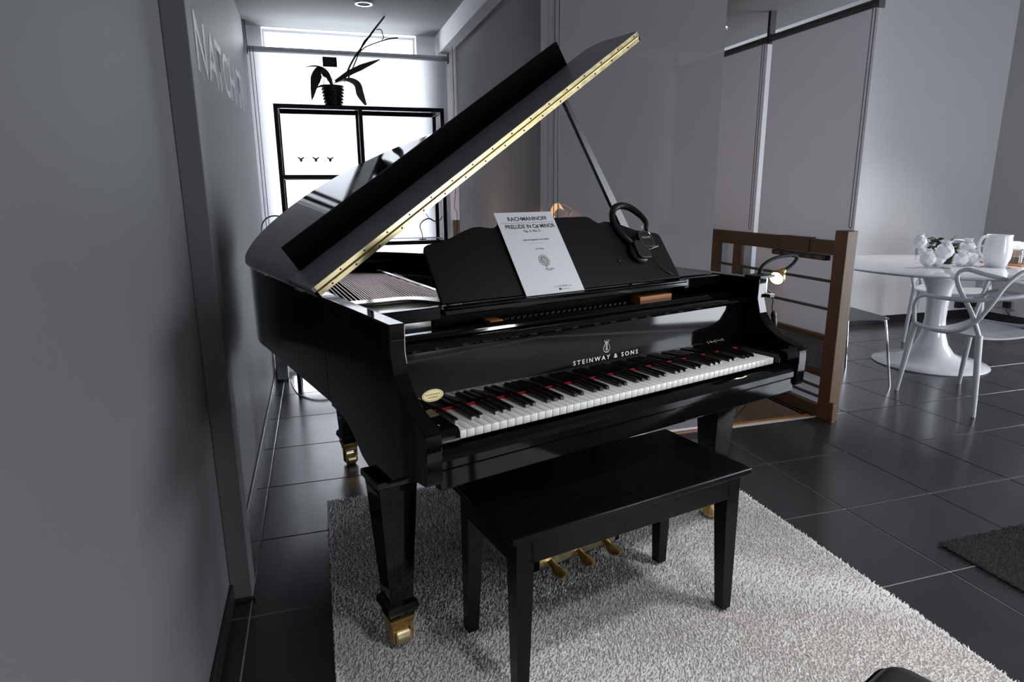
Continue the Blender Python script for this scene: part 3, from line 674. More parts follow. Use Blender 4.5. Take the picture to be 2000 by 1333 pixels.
# band loops over the desk top edge: front cup on the desk face, rear cup behind it
band = [dP(0.948, 0.185, 0.046), dP(0.962, 0.215, 0.046), dP(0.962, 0.255, 0.036), dP(0.944, 0.292, 0.026), dP(0.912, 0.308, 0.018), dP(0.877, 0.296, 0.014), dP(0.853, 0.262, 0.014), dP(0.848, 0.222, 0.016), dP(0.858, 0.178, 0.022), dP(0.880, 0.140, 0.026)]
tube('headband', band, [0.007, 0.010, 0.011, 0.012, 0.0125, 0.0125, 0.012, 0.012, 0.012, 0.010], 'leather_black', hp, 10, 5)
def cup(cu, cw, n0, flip, rad=0.033):
    Mx = frame_mtx(dP(cu, cw, n0), es_d, ew_d) @ Matrix.Rotation(flip, 4, 'Y')
    bm = bmesh.new(); bm_lathe(bm, [(0, 0.0), (rad*0.75, 0.0), (rad*1.0, 0.004), (rad*1.08, 0.010), (rad, 0.017), (rad*0.9, 0.019)], 24, mtx=Mx)
    frombm('ear_pad', bm, 'leather_black', hp, True)
    sq_ = []
    for k in range(32):
        a = 2*PI*k/32; c, s = math.cos(a), math.sin(a); q = (abs(c)**4+abs(s)**4)**(-0.25)
        sq_.append((c*q*rad*0.86, s*q*rad*0.92))
    shell = prism('ear_shell', sq_, lambda p, q, t: Mx @ Vector((p, q, t)), 0.019, 0.032, 'rubber_black', hp, 0.003)
    return Mx, shell
Mx, sh_ = cup(0.933, 0.150, 0.012, 0.0, 0.037)
text_mesh('cup_logo', 'Marshall', 0.0115, 'inlay', sh_, Mx @ Matrix.Translation((0, 0.006, 0.0323)), 0.0002)
bm = bmesh.new(); bm_tube(bm, [Mx @ Vector((0.029*c_, 0.031*s_, 0.0318)) for c_, s_ in [(math.cos(a)*((abs(math.cos(a))**4+abs(math.sin(a))**4)**-0.25)*0.92, math.sin(a)*((abs(math.cos(a))**4+abs(math.sin(a))**4)**-0.25)*0.92) for a in [2*PI*k/32 for k in range(32)]]], 0.0007, 5, closed=True)
frombm('shell_rim', bm, 'chrome', sh_)
cup(0.892, 0.112, 0.012, 0.12, 0.039)
for uu, ww in ((0.940, 0.190), (0.958, 0.186)): tube('yoke', [dP(uu, ww+0.012, 0.046), dP(uu, ww-0.012, 0.040)], 0.003, 'chrome', hp, 8)
tube('jack_plug', [dP(0.945, 0.118, 0.030), dP(0.990, 0.128, 0.026)], [0.0035, 0.0025], 'brass', hp, 8)
tube('cable', [dP(0.945, 0.116, 0.028), dP(0.953, 0.085, 0.020), dP(0.972, 0.045, 0.016), dP(1.005, 0.020, 0.014), (1.044, 0.300, 0.9745), (1.075, 0.32, 0.9745), (1.13, 0.40, 0.9645+0.012), (1.17, 0.46, 0.978)], 0.0022, 'rubber_black', hp, 6, 6)
tube('cable_coil', [(1.16+0.055*math.cos(k*0.7)*(1+0.1*math.sin(k)), 0.49+0.04*math.sin(k*0.7), 0.9795+0.0012*k) for k in range(0, 22)], 0.0024, 'rubber_black', hp, 6, 3)
box('side_shelf', (1.066, 0.30, 0.955), (KU1, 0.60, 0.9748), 'piano_black', piano, 0.003)

# ------------------------------------------------------------------ clip lamp
lamp = thing('clip_lamp', 'black gooseneck clip lamp on the right arm of the piano', 'lamp'); lamp.matrix_world = PM
LV = 0.13
def L(px, py, v=LV):
    p = PMI @ (CO); q = PMI.to_3x3() @ ray(px, py); return p + q*((v-p.y)/q.y)
box('clamp', (UR-0.060, 0.085, 0.9765), (UR+0.022, 0.150, 0.986), 'rubber_black', lamp, 0.002)
box('clamp', (UR+0.002, 0.085, 0.905), (UR+0.030, 0.150, 0.917), 'rubber_black', lamp, 0.002)
tube('clamp_spring', [(UR+0.016, 0.118, 0.917), (UR+0.016, 0.118, 0.9765)], 0.007, 'chrome', lamp, 10)
neck = [(UR+0.003, 0.118, 0.985), L(1482, 545), L(1488, 522), L(1510, 506), L(1540, 499), L(1556, 502), L(1553, 511), L(1543, 521), L(1528, 531)]
tube('gooseneck', neck, 0.0065, 'neck_black', lamp, 10, 6)
hd = L(1508, 544); bk = L(1528, 531); ax = (hd-bk).normalized() + Vector((0, -0.18, -0.1)); ax.normalize()
e1 = ax.orthogonal().normalized(); HMx = frame_mtx(bk - ax*0.006, e1, ax.cross(e1))
lathe('lamp_head', [(0, -0.004), (0.010, -0.004), (0.012, 0.004), (0.010, 0.014), (0.020, 0.026), (0.027, 0.042), (0.028, 0.056), (0.0245, 0.056), (0.023, 0.044), (0, 0.036)], 'brass_old', lamp, 24, mtx=HMx)
lathe('bulb', [(0, 0.0425), (0.0205, 0.0445), (0.022, 0.052), (0.015, 0.0575), (0, 0.0595)], 'lamp_led', lamp, 20, mtx=HMx)
lc_ = [L(1496, 563), L(1506, 572), L(1510, 588), L(1508, 600), L(1511, 610)]
tube('cable', [(UR+0.02, 0.125, 0.986)] + lc_, 0.0024, 'rubber_black', lamp, 6, 5)
tube('switch', [L(1511, 608), L(1511, 615), L(1511.5, 622), L(1512, 632), L(1512, 640)], [0.006, 0.011, 0.0095, 0.011, 0.006], 'rubber_black', lamp, 10, 3)
tube('cable', [L(1512, 640), L(1513, 655), L(1516, 675), L(1512, 720, 0.2), L(1480, 760, 0.22), PMI @ atZ(1440, 812, 0.25), PMI @ atZ(1408, 838, 0.06), PMI @ atZ(1402, 850, 0.004), PMI @ atZ(1396, 868, 0.004)], 0.0024, 'rubber_black', lamp, 6, 6)

# ------------------------------------------------------------------ balustrade
bal = thing('balustrade', 'oak balustrade with steel rods and mesh panel beside the stairs', 'railing', (2.705, 2.77, 0))
def bb(n, y0, y1, z0, z1, m, x0=-0.030, x1=0.005, bev=0.003): return box(n, (x0, y0-2.77, z0), (x1, y1-2.77, z1), m, bal, bev)
bb('newel_post', 2.728, 2.815, 0.0, 1.06, 'wood_oak_v', -0.036, 0.034, 0.004)
bb('post_foot', 2.70, 2.728, 0.0, 0.115, 'wood_oak_v', -0.034, -0.008)
bb('top_rail', 2.8152, 3.0, 0.925, 1.003, 'wood_oak', -0.030, 0.010)
bb('top_rail', 3.003, 3.25, 0.925, 1.010, 'wood_oak', -0.032, 0.012)
bb('top_rail', 3.253, 4.70, 0.922, 1.006, 'wood_oak', -0.030, 0.010)
for y0, y1 in ((3.62, 3.705), (3.87, 3.95)): bb('baluster', y0, y1, 0.073, 0.9215, 'wood_oak_v', -0.026, 0.006)
for z_ in (0.780, 0.625, 0.172, 0.116):
    tube('rod', [(-0.012, 0.045, z_), (-0.012, 1.93, z_)], 0.0085, 'steel_dark', bal, 12)
bb('mid_rail', 2.8152, 3.6195, 0.445, 0.477, 'wood_oak'); bb('mid_rail', 2.8152, 3.6195, 0.238, 0.270, 'wood_oak')
bb('bottom_rail', 2.8152, 4.70, 0.003, 0.070, 'wood_oak', -0.034, 0.010)
bm = bmesh.new(); y0, y1, z0, z1 = 0.046, 0.849, 0.2702, 0.4448; H_ = z1-z0; st = 0.0135
for s in (-1, 1):
    k = -int(H_/st)-1
    while True:
        ya = y0+k*st
        if ya > y1: break
        # line from (ya,z0) to (ya+H,z1) (or mirrored)
        a, b = max(ya, y0), min(ya+H_, y1)
        if b-a > 0.003:
            za, zb_ = (z0+(a-ya), z0+(b-ya)) if s > 0 else (z1-(a-ya), z1-(b-ya))
            bm_tube(bm, [(-0.012+0.0008*s, a, za), (-0.012+0.0008*s, b, zb_)], 0.0027, 4, cap=False)
        k += 1
o = frombm('mesh_panel', bm, 'mesh_dark', bal); o['kind'] = 'stuff'; o['label'] = 'dark steel diamond mesh panel'
strip = thing('power_strip', 'dark power strip fixed under the oak top rail', 'power strip', (2.69, 3.06, 0.921))
box('body', (-0.018, -0.19, -0.030), (0.018, 0.25, -0.001), 'rubber_black', strip, 0.003)
sock = box('socket', (-0.0205, -0.165, -0.027), (-0.0181, -0.115, -0.005), 'steel_dark', strip, 0.001)
for k in range(1, 5): copy_part(sock, strip, (0, k*0.085, 0))

# ------------------------------------------------------------------ blinds
def bead_chain(nm, pts, parent, r=0.0022):
    tube(nm, pts, r, 'steel_dark', parent, 5)
def blind(name, label, axis, pos, a0, a1, z0, z1, fab, tube_r, chain=None, brackets=True):
    t = thing(name, label, 'roller blind', ((a0+a1)/2, pos, 0) if axis == 'y' else (pos, (a0+a1)/2, 0))
    c = (a0+a1)/2; b0, b1 = a0-c, a1-c
    mk = (lambda a, d, z: (a, d, z)) if axis == 'y' else (lambda a, d, z: (d, a, z))
    tube('roller', [mk(b0, 0, z1), mk(b1, 0, z1)], tube_r, 'steel_dark' if fab != 'blind_sheer' else 'paint_white', t, 16)
    lo, hi = mk(b0+0.012, -0.0006, z0+0.012), mk(b1-0.012, 0.0006, z1-tube_r*0.6)
    box('fabric', tuple(min(a, b) for a, b in zip(lo, hi)), tuple(max(a, b) for a, b in zip(lo, hi)), fab, t)
    lo, hi = mk(b0+0.012, -0.006, z0), mk(b1-0.012, 0.006, z0+0.0118)
    box('bottom_bar', tuple(min(a, b) for a, b in zip(lo, hi)), tuple(max(a, b) for a, b in zip(lo, hi)), 'paint_white', t, 0.002)
    for b in (b0, b1):
        lo, hi = mk(b-0.003, -0.02, z1-0.03), mk(b+0.003, 0.02, ZC if z1 > 2.15 else z1+0.05)
        box('bracket', tuple(min(p, q) for p, q in zip(lo, hi)), tuple(max(p, q) for p, q in zip(lo, hi)), 'steel_dark', t)
    if chain:
        a, d, zb_ = chain; a -= c
        bead_chain('bead_chain', [mk(a, d, z1+0.012)] + [mk(a, d, z1-(z1-zb_)*k/3) for k in range(4)] + [mk(a+0.010, d, zb_-0.012), mk(a+0.020, d, zb_), mk(a+0.020, d, z1+0.012)], t)
    return t
b1 = blind('roller_blind', 'sheer white roller blind pulled down over the bright window', 'y', 4.66, -0.330, 0.962, 0.12, 2.172, 'blind_sheer', 0.018, (-0.326+0.012, -0.03, 1.05))
b2 = blind('roller_blind', 'grey screen blind running along stairwell to the window, left of double chain', 'x', 1.005, 2.836, 4.62, 0.03, 2.27, 'blind_screen', 0.022)
b3 = blind('roller_blind', 'wide grey screen blind behind the sheet music and headphones', 'y', 2.80, 0.974, 1.912, 0.03, 2.27, 'blind_screen', 0.022, (1.040, -0.028, 1.12))
b4 = blind('roller_blind', 'white blind behind the oak railing nearest the newel post', 'x', 2.765, 2.775, 3.588, 0.03, 2.18, 'blind_dense', 0.020, (2.775, -0.03, 1.08))
b5 = blind('roller_blind', 'white blind behind the oak railing farther along beyond the bright gap', 'x', 2.765, 3.606, 4.70, 0.03, 2.18, 'blind_dense', 0.020, (3.612, -0.03, 1.03))

# ------------------------------------------------------------------ shelf unit and plant
sx0, sx1, sy0, sy1, sz = -0.185, 0.830, 4.19, 4.50, 1.79
shelf = thing('shelf_unit', 'black metal frame shelf unit with glass shelves before the window', 'shelf', ((sx0+sx1)/2, (sy0+sy1)/2, 0))
cx_, cy_ = (sx0+sx1)/2, (sy0+sy1)/2; bw = 0.024
def fb_(n, lo, hi, m='frame_black', bev=0.0015): return box(n, (lo[0]-cx_, lo[1]-cy_, lo[2]), (hi[0]-cx_, hi[1]-cy_, hi[2]), m, shelf, bev, 1)
xm = 0.302
for x_ in (sx0, xm, sx1-bw):
    for y_ in (sy0, sy1-bw): fb_('upright', (x_, y_, 0), (x_+bw, y_+bw, sz-bw if x_ != xm else sz-bw))
for z_ in (0.13, 0.945, 1.36, sz-bw):
    for y_ in (sy0, sy1-bw):
        if z_ == sz-bw: fb_('cross_bar', (sx0, y_, z_), (sx1, y_+bw, z_+bw))
        else:
            fb_('cross_bar', (sx0+bw, y_, z_), (xm, y_+bw, z_+bw)); fb_('cross_bar', (xm+bw, y_, z_), (sx1-bw, y_+bw, z_+bw))
    for x_ in (sx0, sx1-bw): fb_('side_bar', (x_, sy0+bw, z_), (x_+bw, sy1-bw, z_+bw))
    if z_ > 0.5: fb_('glass_shelf', (sx0+bw, sy0+bw, z_+0.014), (sx1-bw, sy1-bw, z_+0.022), 'glass_grey', 0)
# bee stickers on window glass
for k, px in enumerate((588, 617, 645)):
    p = atY(px, 311, 4.6592)
    bm = bmesh.new()
    poly = [(-0.026, 0.017), (-0.013, 0.013), (-0.004, 0.006), (0.004, 0.006), (0.013, 0.013), (0.026, 0.017), (0.016, 0.002), (0.008, -0.002), (0.009, -0.012), (0.003, -0.018), (-0.004, -0.018), (-0.009, -0.012), (-0.008, -0.002), (-0.016, 0.002)]
    bm_prism(bm, poly, lambda a, b, t: (a, t, b), -0.0006, 0.0)
    o = frombm('bee_sticker', bm, 'decal_grey'); o.location = p
    tag(o, ['small grey bee sticker on the bright window blind, leftmost of three', 'small grey bee sticker on the bright window blind, middle of three', 'small grey bee sticker on the bright window blind, rightmost of three'][k], 'sticker', 'bee stickers in a row on the window blind')
# plant
plant = thing('potted_orchid', 'dark potted orchid with long bare stems on the shelf unit', 'plant', (0.165, 4.33, sz))
PLO = Vector((0.165, 4.33, sz))
def pl(px, py, dy=0.0): return atY(px, py, 4.33+dy)-PLO
bm = bmesh.new(); bm_lathe(bm, [(0, 0.001), (0.048, 0.001), (0.064, 0.118), (0.069, 0.120), (0.069, 0.128), (0.060, 0.128), (0.056, 0.110), (0, 0.108)], 28); pot = frombm('pot', bm, 'pot_weave', plant, True)
bm = bmesh.new()
for r_ in range(6):
    for k in range(16):
        a = 2*PI*(k+0.5*(r_ % 2))/16; z_ = 0.014+r_*0.0185; rr = 0.048+0.016*z_/0.118+0.001
        bm_lathe(bm, [(0, -0.006), (0.006, -0.002), (0.007, 0.002), (0, 0.006)], 5, (rr*math.cos(a), rr*math.sin(a), z_))
o = frombm('weave_knobs', bm, 'pot_weave', pot); o['kind'] = 'stuff'
def strap(name, pts, widths, m, parent, side=Vector((0, 1, 0)), th=0.002, mtx=None):
    P = spline(pts, 5); k = len(P); W = []
    n0 = len(widths)-1
    for i in range(k):
        t = i/(k-1)*n0; j = min(int(t), n0-1); W.append(widths[j]+(widths[j+1]-widths[j])*(t-j))
    bm = bmesh.new(); rows = []
    for i in range(k):
        T_ = (P[min(i+1, k-1)]-P[max(i-1, 0)]).normalized(); s = (side-T_*side.dot(T_)).normalized(); nn = T_.cross(s)
        rows.append([bm.verts.new(P[i]-s*W[i]+nn*W[i]*0.25), bm.verts.new(P[i]-nn*th), bm.verts.new(P[i]+s*W[i]+nn*W[i]*0.25), bm.verts.new(P[i]+nn*th)])
    for A, B in zip(rows, rows[1:]):
        for j in range(4): bm.faces.new((A[j], A[(j+1) % 4], B[(j+1) % 4], B[j]))
    bm.faces.new(rows[0]); bm.faces.new(rows[-1]); return frombm(name, bm, m, parent, True)
sd = Vector((0.5, 0.6, 0.6))
strap('leaf', [pl(651, 168), pl(645, 148, .01), pl(632, 133, .02), pl(615, 128, .03), pl(597, 131, .04)], [0.010, 0.014, 0.018, 0.014, 0.002], 'leaf_dark', plant, Vector((0.2, 0.8, 0.4)))
strap('leaf', [pl(649, 166), pl(640, 146, -.02), pl(625, 139, -.05), pl(614, 156, -.07), pl(609, 196, -.08)], [0.010, 0.022, 0.034, 0.036, 0.002], 'leaf_dark', plant, Vector((0.8, 0.6, 0.2)))
strap('leaf', [pl(655, 160), pl(680, 145, -.01), pl(705, 133, -.02), pl(725, 124, -.03), pl(743, 116, -.03)], [0.010, 0.020, 0.022, 0.014, 0.002], 'leaf_dark', plant, Vector((-0.2, 0.5, 0.8)))
strap('leaf', [pl(652, 163), pl(678, 158, -.03), pl(696, 166, -.05), pl(702, 186, -.06), pl(714, 206, -.07)], [0.014, 0.036, 0.034, 0.036, 0.010], 'leaf_dark', plant, Vector((0.6, 0.7, 0.4)))
strap('leaf', [pl(650, 168), pl(632, 166, -.03), pl(618, 172, -.06), pl(611, 186, -.07)], [0.008, 0.014, 0.012, 0.003], 'leaf_dark', plant, Vector((0.3, 0.8, 0.5)))
st_ = tube('flower_stem', [pl(672, 160), pl(682, 132), pl(694, 110), pl(708, 90), pl(728, 62), pl(751, 32)], [0.006, 0.006, 0.006, 0.006, 0.006, 0.0045], 'leaf_dark', plant, 7, 4)
tube('stem_branch', [pl(700, 104), pl(714, 92), pl(740, 82), pl(760, 76), pl(777, 74)], [0.0045, 0.0045, 0.0042, 0.0042, 0.0045], 'leaf_dark', st_, 6, 4)
tube('stem_branch', [pl(735, 58), pl(744, 58), pl(747, 66), pl(749, 74), pl(745, 78)], 0.0028, 'leaf_dark', st_, 5, 4)
st2 = tube('flower_stem', [pl(678, 158), pl(692, 126), pl(703, 98), pl(712, 80), pl(724, 70)], 0.0048, 'leaf_dark', plant, 6, 4)
tube('moss_root', [pl(632, 165), pl(634, 152), pl(638, 146), pl(640, 160)], 0.002, 'leaf_dark', plant, 5, 3)
tg = atY(644, 121, 4.30)-PLO
sign = box('name_tag', (tg.x-0.042, tg.y-0.0015, tg.z-0.028), (tg.x+0.042, tg.y+0.0015, tg.z+0.028), 'rubber_black', plant)
for k in range(4): box('tag_line', (tg.x-0.034, tg.y-0.0021, tg.z+0.016-k*0.012), (tg.x+0.030-0.006*(k % 2), tg.y-0.0016, tg.z+0.0195-k*0.012), 'ink_grey', sign)
tube('tag_stick', [tg+Vector((0.006, 0.001, -0.028)), tg+Vector((0.010, 0.02, -0.17))], 0.0016, 'leaf_green', plant, 6)
# ornaments on the middle glass shelf
oz = 0.945+0.022
hoop = thing('wire_hoop', 'grey wire hoop ornament at the left end of the shelf unit', 'ornament', (-0.165, 4.34, oz+0.002))
q = atY(538, 438, 4.34)
tube('hoop', [(q.x+0.165+0.085*math.cos(2*PI*k/28), 0.0, 0.085+0.085*math.sin(2*PI*k/28)) for k in range(28)], 0.005, 'steel_mesh', hoop, 8, closed=True)
box('hoop_base', (q.x+0.165-0.03, -0.03, -0.001), (q.x+0.165+0.03, 0.03, 0.004), 'steel_mesh', hoop, 0.001)
bp_ = atY(826, 472, 4.34)
branch = thing('branch_ornament', 'thin twisted branch ornament at the right end of the shelf unit', 'ornament', (bp_.x, 4.34, oz))
g_ = lambda px, py: atY(px, py, 4.34)-Vector((bp_.x, 4.34, oz))
stem_ = [Vector((0, 0, 0.002)), g_(824, 455), g_(820, 442), g_(826, 432), g_(838, 427), g_(848, 432), g_(858, 431), g_(866, 420)]
tube('branch', stem_, [0.003, 0.003, 0.0035, 0.004, 0.005, 0.0045, 0.004, 0.003], 'ink_grey', branch, 7, 4)
tube('twig', [g_(838, 427), g_(834, 420), g_(831, 418)], 0.0025, 'ink_grey', branch, 5, 2)
lathe('foot', [(0, 0.0), (0.025, 0.0), (0.025, 0.003), (0, 0.004)], 'ink_grey', branch, 16)
# white box and white cord
wbx = thing('white_box', 'small white box on the floor at the end of the left wall', 'box', (-0.292, 4.60, 0))
box('body', (-0.038, -0.045, 0.012), (0.038, 0.045, 0.30), 'plastic_white', wbx, 0.006)
box('lid', (-0.040, -0.047, 0.301), (0.040, 0.047, 0.325), 'plastic_white', wbx, 0.005)
for a in (-0.03, 0.03):
    for b in (-0.037, 0.037): box('foot', (a-0.006, b-0.006, 0), (a+0.006, b+0.006, 0.0118), 'rubber_black', wbx)
cp = [atZ(px, py, 0.004) for px, py in ((568, 742), (573, 756), (582, 769), (597, 776), (616, 781), (634, 781), (655, 778))]
tag(tube('floor_cord', cp, 0.0035, 'plastic_white', None, 6, 6), 'thin white cord looping on the tiles round the shelf foot', 'cord')
# far balustrade piece near the window
far = thing('balustrade', 'short oak newel post with rail at the window end of the stairwell', 'railing', (1.075, 4.71, 0))
pw = atY(891, 430, 4.71)
box('newel_post', (pw.x-1.075-0.024, -0.024, 0), (pw.x-1.075+0.024, 0.024, pw.z), 'wood_oak_v', far, 0.003)
box('top_rail', (pw.x-1.075+0.0245, -0.018, pw.z-0.105), (1.50, 0.018, pw.z-0.05), 'wood_oak', far, 0.003)
for k in range(4): box('baluster', (0.10+0.35*k, -0.012, 0.0), (0.125+0.35*k, 0.012, pw.z-0.1055), 'wood_oak_v', far)
# beaded cord hanging beside the oak post
cordp = [Vector((atY(889, 300, 4.43).x, 4.43, 2.206))] + [atY(x_, y_, 4.43) for x_, y_ in ((889, 300), (890, 365), (888, 395), (888, 409), (891, 411), (893, 428), (892, 465))]
tag(tube('beaded_cord', cordp, 0.0022, 'ink_grey', None, 5, 3), 'thin beaded cord hanging down in front of short oak post', 'cord')
# ------------------------------------------------------------------ pendant lamp in the stairwell
pc = atY(1088, 418, 3.6)
pend = thing('pendant_lamp', 'glowing amber pendant lamp seen through the stairwell blind', 'lamp', (pc.x, 3.6, pc.z))
pl_ = bpy.data.lights.new('pendant_glow', 'POINT'); pl_.energy = 3.0; pl_.color = (1.0, 0.74, 0.52); pl_.shadow_soft_size = 0.06
plo = bpy.data.objects.new('pendant_glow', pl_); COL.objects.link(plo); plo.parent = pend; plo.location = (0, 0, -0.09)
tube('cord', [(0, 0, 0.06), (0, 0, ZC-pc.z)], 0.003, 'rubber_black', pend, 6)
lathe('bulb', [(0, -0.05), (0.03, -0.04), (0.042, -0.01), (0.036, 0.03), (0.015, 0.06), (0, 0.062)], 'bulb_warm', pend, 20)
for k in range(7):
    a = 2*PI*k/7
    bm = bmesh.new(); bm_lathe(bm, [(0, -0.035), (0.026, -0.022), (0.034, 0.0), (0.026, 0.022), (0, 0.035)], 12, (0.115*math.cos(a), 0.115*math.sin(a), -0.015+0.02*math.sin(3*a)))
    frombm('glass_globe', bm, 'shade_amber', pend, True)
    tube('globe_arm', [(0, 0, 0.06), (0.06*math.cos(a), 0.06*math.sin(a), 0.05), (0.115*math.cos(a), 0.115*math.sin(a), 0.02)], 0.0025, 'brass_old', pend, 5)

# ------------------------------------------------------------------ wall lettering
wt = thing('wall_lettering', 'white capital letters on the left wall beyond the pilaster', 'lettering', (XL, 3.2, 1.79))
for ch, ya, yb_ in (('N', 2.56, 2.80), ('A', 2.83, 3.10), ('T', 3.02+0.05, 3.29), ('C', 3.30, 3.53), ('H', 3.56, 3.79), ('T', 3.90, 4.10), ('I', 4.17, 4.20)):
    o = text_mesh('letter', ch, 0.3, 'lettering', wt, None, 0.0, offset=0.004)
    co = np.array([v.co[:] for v in o.data.vertices]); mn, mx_ = co.min(0), co.max(0)
    for v in o.data.vertices:
        a = (v.co.x-mn[0])/(mx_[0]-mn[0]); b = (v.co.y-mn[1])/(mx_[1]-mn[1])
        v.co = (0.0012, ya+a*(yb_-ya)-3.2, (b-0.5)*0.195+ (ya-2.56)*0.030)
# ------------------------------------------------------------------ downlights; lit ones are unseen additions that brighten rug, keys and back wall
DL = [(0.36, 4.08, 'round recessed ceiling downlight above the shelf unit', 0), (2.70, 4.04, 'round recessed ceiling downlight over the stair railing', 0),
      (1.75, 0.95, 'added unseen downlight to the right of the bench', 62), (0.95, 0.10, 'added unseen downlight over the near end of the pale rug', 55), (1.90, -0.60, 'added unseen downlight farthest from the window wall', 50),
      (4.95, 3.75, 'added unseen downlight between the table and back wall', 190)]
for (x_, y_, lb, pw_) in DL:
    d = thing('downlight', lb, 'downlight', (x_, y_, ZC if x_ < XS else ZH), 0, 'recessed ceiling downlights')
    lathe('trim_ring', [(0.036, -0.0005), (0.036, -0.006), (0.050, -0.006), (0.052, -0.0005)], 'chrome', d, 28)
    lathe('lens', [(0, -0.002), (0.0358, -0.002), (0.0358, -0.0005), (0, -0.0005)], 'added_lens_lit' if pw_ else 'ink_grey', d, 24)
    if pw_:
        l = bpy.data.lights.new('added_beam', 'SPOT'); l.energy = pw_; l.spot_size = 2.1 if x_ < XS else 1.25; l.spot_blend = 0.9; l.shadow_soft_size = 0.12; l.color = (1.0, 0.985, 0.97)
        lo = bpy.data.objects.new('added_beam', l); COL.objects.link(lo); lo.parent = d; lo.location = (0, 0, -0.02)

# ------------------------------------------------------------------ dining corner
TC = (4.33, 3.52)
table = thing('dining_table', 'round marble topped pedestal table on a flared white foot', 'table', (*TC, 0))
lathe('table_top', [(0, 0.705), (0.60, 0.705), (0.70, 0.710), (0.752, 0.724), (0.760, 0.729), (0.757, 0.734), (0.745, 0.735), (0, 0.735)], 'marble', table, 72)
lathe('pedestal', [(0, 0.0), (0.372, 0.0), (0.378, 0.006), (0.370, 0.014), (0.30, 0.026), (0.22, 0.045), (0.15, 0.085), (0.105, 0.15), (0.080, 0.23), (0.068, 0.34), (0.070, 0.45), (0.085, 0.56), (0.12, 0.65), (0.18, 0.7045), (0, 0.7045)], 'gloss_white', table, 56)
def masters_chair(name, label, loc, rz, group='white plastic chairs with looping backs'):
    t = thing(name, label, 'chair', (*loc, 0), rz, group)
    bm = bmesh.new(); N = 9; g_ = []
    for i in range(N):
        r_ = []
        for j in range(N):
            a, b = -1+2*i/(N-1), -1+2*j/(N-1)
            x_ = a*0.235*(1-0.06*b*b)*(1.04 if b > 0 else 1.0-0.06*abs(b)); y_ = b*0.225+0.005
            z_ = 0.452-0.024*(1-a*a)*(1-0.35*b*b)-(0.020*max(0, b)**3*(1-a*a))
            r_.append((x_, y_, z_))
        g_.append(r_)
    top = [[bm.verts.new(p) for p in r_] for r_ in g_]; bot = [[bm.verts.new((p[0]*0.985, p[1]*0.985, p[2]-0.012)) for p in r_] for r_ in g_]
    for i in range(N-1):
        for j in range(N-1):
            bm.faces.new((top[i][j], top[i+1][j], top[i+1][j+1], top[i][j+1])); bm.faces.new((bot[i][j], bot[i][j+1], bot[i+1][j+1], bot[i+1][j]))
    for i in range(N-1):
        for j in (0, N-1): bm.faces.new((top[i][j], top[i+1][j], bot[i+1][j], bot[i][j])); bm.faces.new((top[j][i], top[j][i+1], bot[j][i+1], bot[j][i]))
    frombm('seat', bm, 'plastic_white', t, True)
    for sx in (-1, 1):
        tube('leg', [(sx*0.232, 0.215, 0.455), (sx*0.243, 0.235, 0.25), (sx*0.255, 0.262, 0.0)], [0.019, 0.0165, 0.0125], 'plastic_white', t, 10, 3)
        tube('leg', [(sx*0.222, -0.205, 0.46), (sx*0.240, -0.240, 0.25), (sx*0.258, -0.275, 0.0)], [0.019, 0.0165, 0.0125], 'plastic_white', t, 10, 3)
    def loop(nm, half, r):
        pts = half + [(-p[0], p[1], p[2]) for p in half[-2::-1]]
        tube(nm, pts, r, 'plastic_white', t, 10, 5)
    loop('arm_loop', [(-0.235, 0.215, 0.455), (-0.262, 0.205, 0.575), (-0.272, 0.150, 0.640), (-0.285, 0.0, 0.648), (-0.270, -0.145, 0.655), (-0.180, -0.235, 0.672), (0, -0.275, 0.690)], 0.0125)
    loop('back_loop', [(-0.222, -0.205, 0.455), (-0.258, -0.165, 0.59), (-0.275, -0.090, 0.71), (-0.274, -0.060, 0.785), (-0.245, -0.085, 0.822), (-0.185, -0.160, 0.800), (-0.09, -0.240, 0.770), (0, -0.268, 0.758)], 0.0125)
    loop('cross_loop', [(-0.232, 0.205, 0.452), (-0.268, 0.06, 0.447), (-0.272, -0.09, 0.463), (-0.250, -0.185, 0.53), (-0.208, -0.230, 0.635), (-0.150, -0.250, 0.745), (-0.075, -0.266, 0.815), (0, -0.272, 0.835)], 0.0125)
    return t
masters_chair('loop_chair', 'white looped back plastic chair, nearest one, in front of the table', (3.78, 2.80), -0.04)
masters_chair('loop_chair', 'white looped back plastic chair behind the table and white pitcher', (5.08, 4.04), 2.19)
gc = thing('shell_chair', 'grey seated chair with thin chrome legs beside the oak newel post', 'chair', (3.37, 3.42, 0), -0.18)
prism('seat', [(-0.20, -0.205), (0.175, -0.215), (0.205, -0.19), (0.205, 0.19), (0.175, 0.215), (-0.20, 0.205)], fn_z, 0.445, 0.457, 'grey_ply', gc, 0.003)
bm = bmesh.new(); rows = []
for k in range(8):
    t = k/7; a = -0.2005-0.05*t-0.04*t*t; z_ = 0.450+0.36*t; w_ = 0.16+0.05*math.sin(PI*t)
    rows.append([bm.verts.new((a, -w_, z_)), bm.verts.new((a, w_, z_)), bm.verts.new((a-0.010, w_, z_)), bm.verts.new((a-0.010, -w_, z_))])
for A, B in zip(rows, rows[1:]):
    for j in range(4): bm.faces.new((A[j], A[(j+1) % 4], B[(j+1) % 4], B[j]))
bm.faces.new(rows[0]); bm.faces.new(rows[-1]); frombm('backrest', bm, 'grey_ply', gc, True)
for sx, sy in ((1, 1), (1, -1), (-1, 1), (-1, -1)):
    tube('leg', [(sx*0.09, sy*0.12, 0.438), (sx*0.165, sy*0.18, 0.436), (sx*0.182, sy*0.195, 0.42), (sx*0.235, sy*0.235, 0.0)], 0.0075, 'chrome', gc, 8, 3)
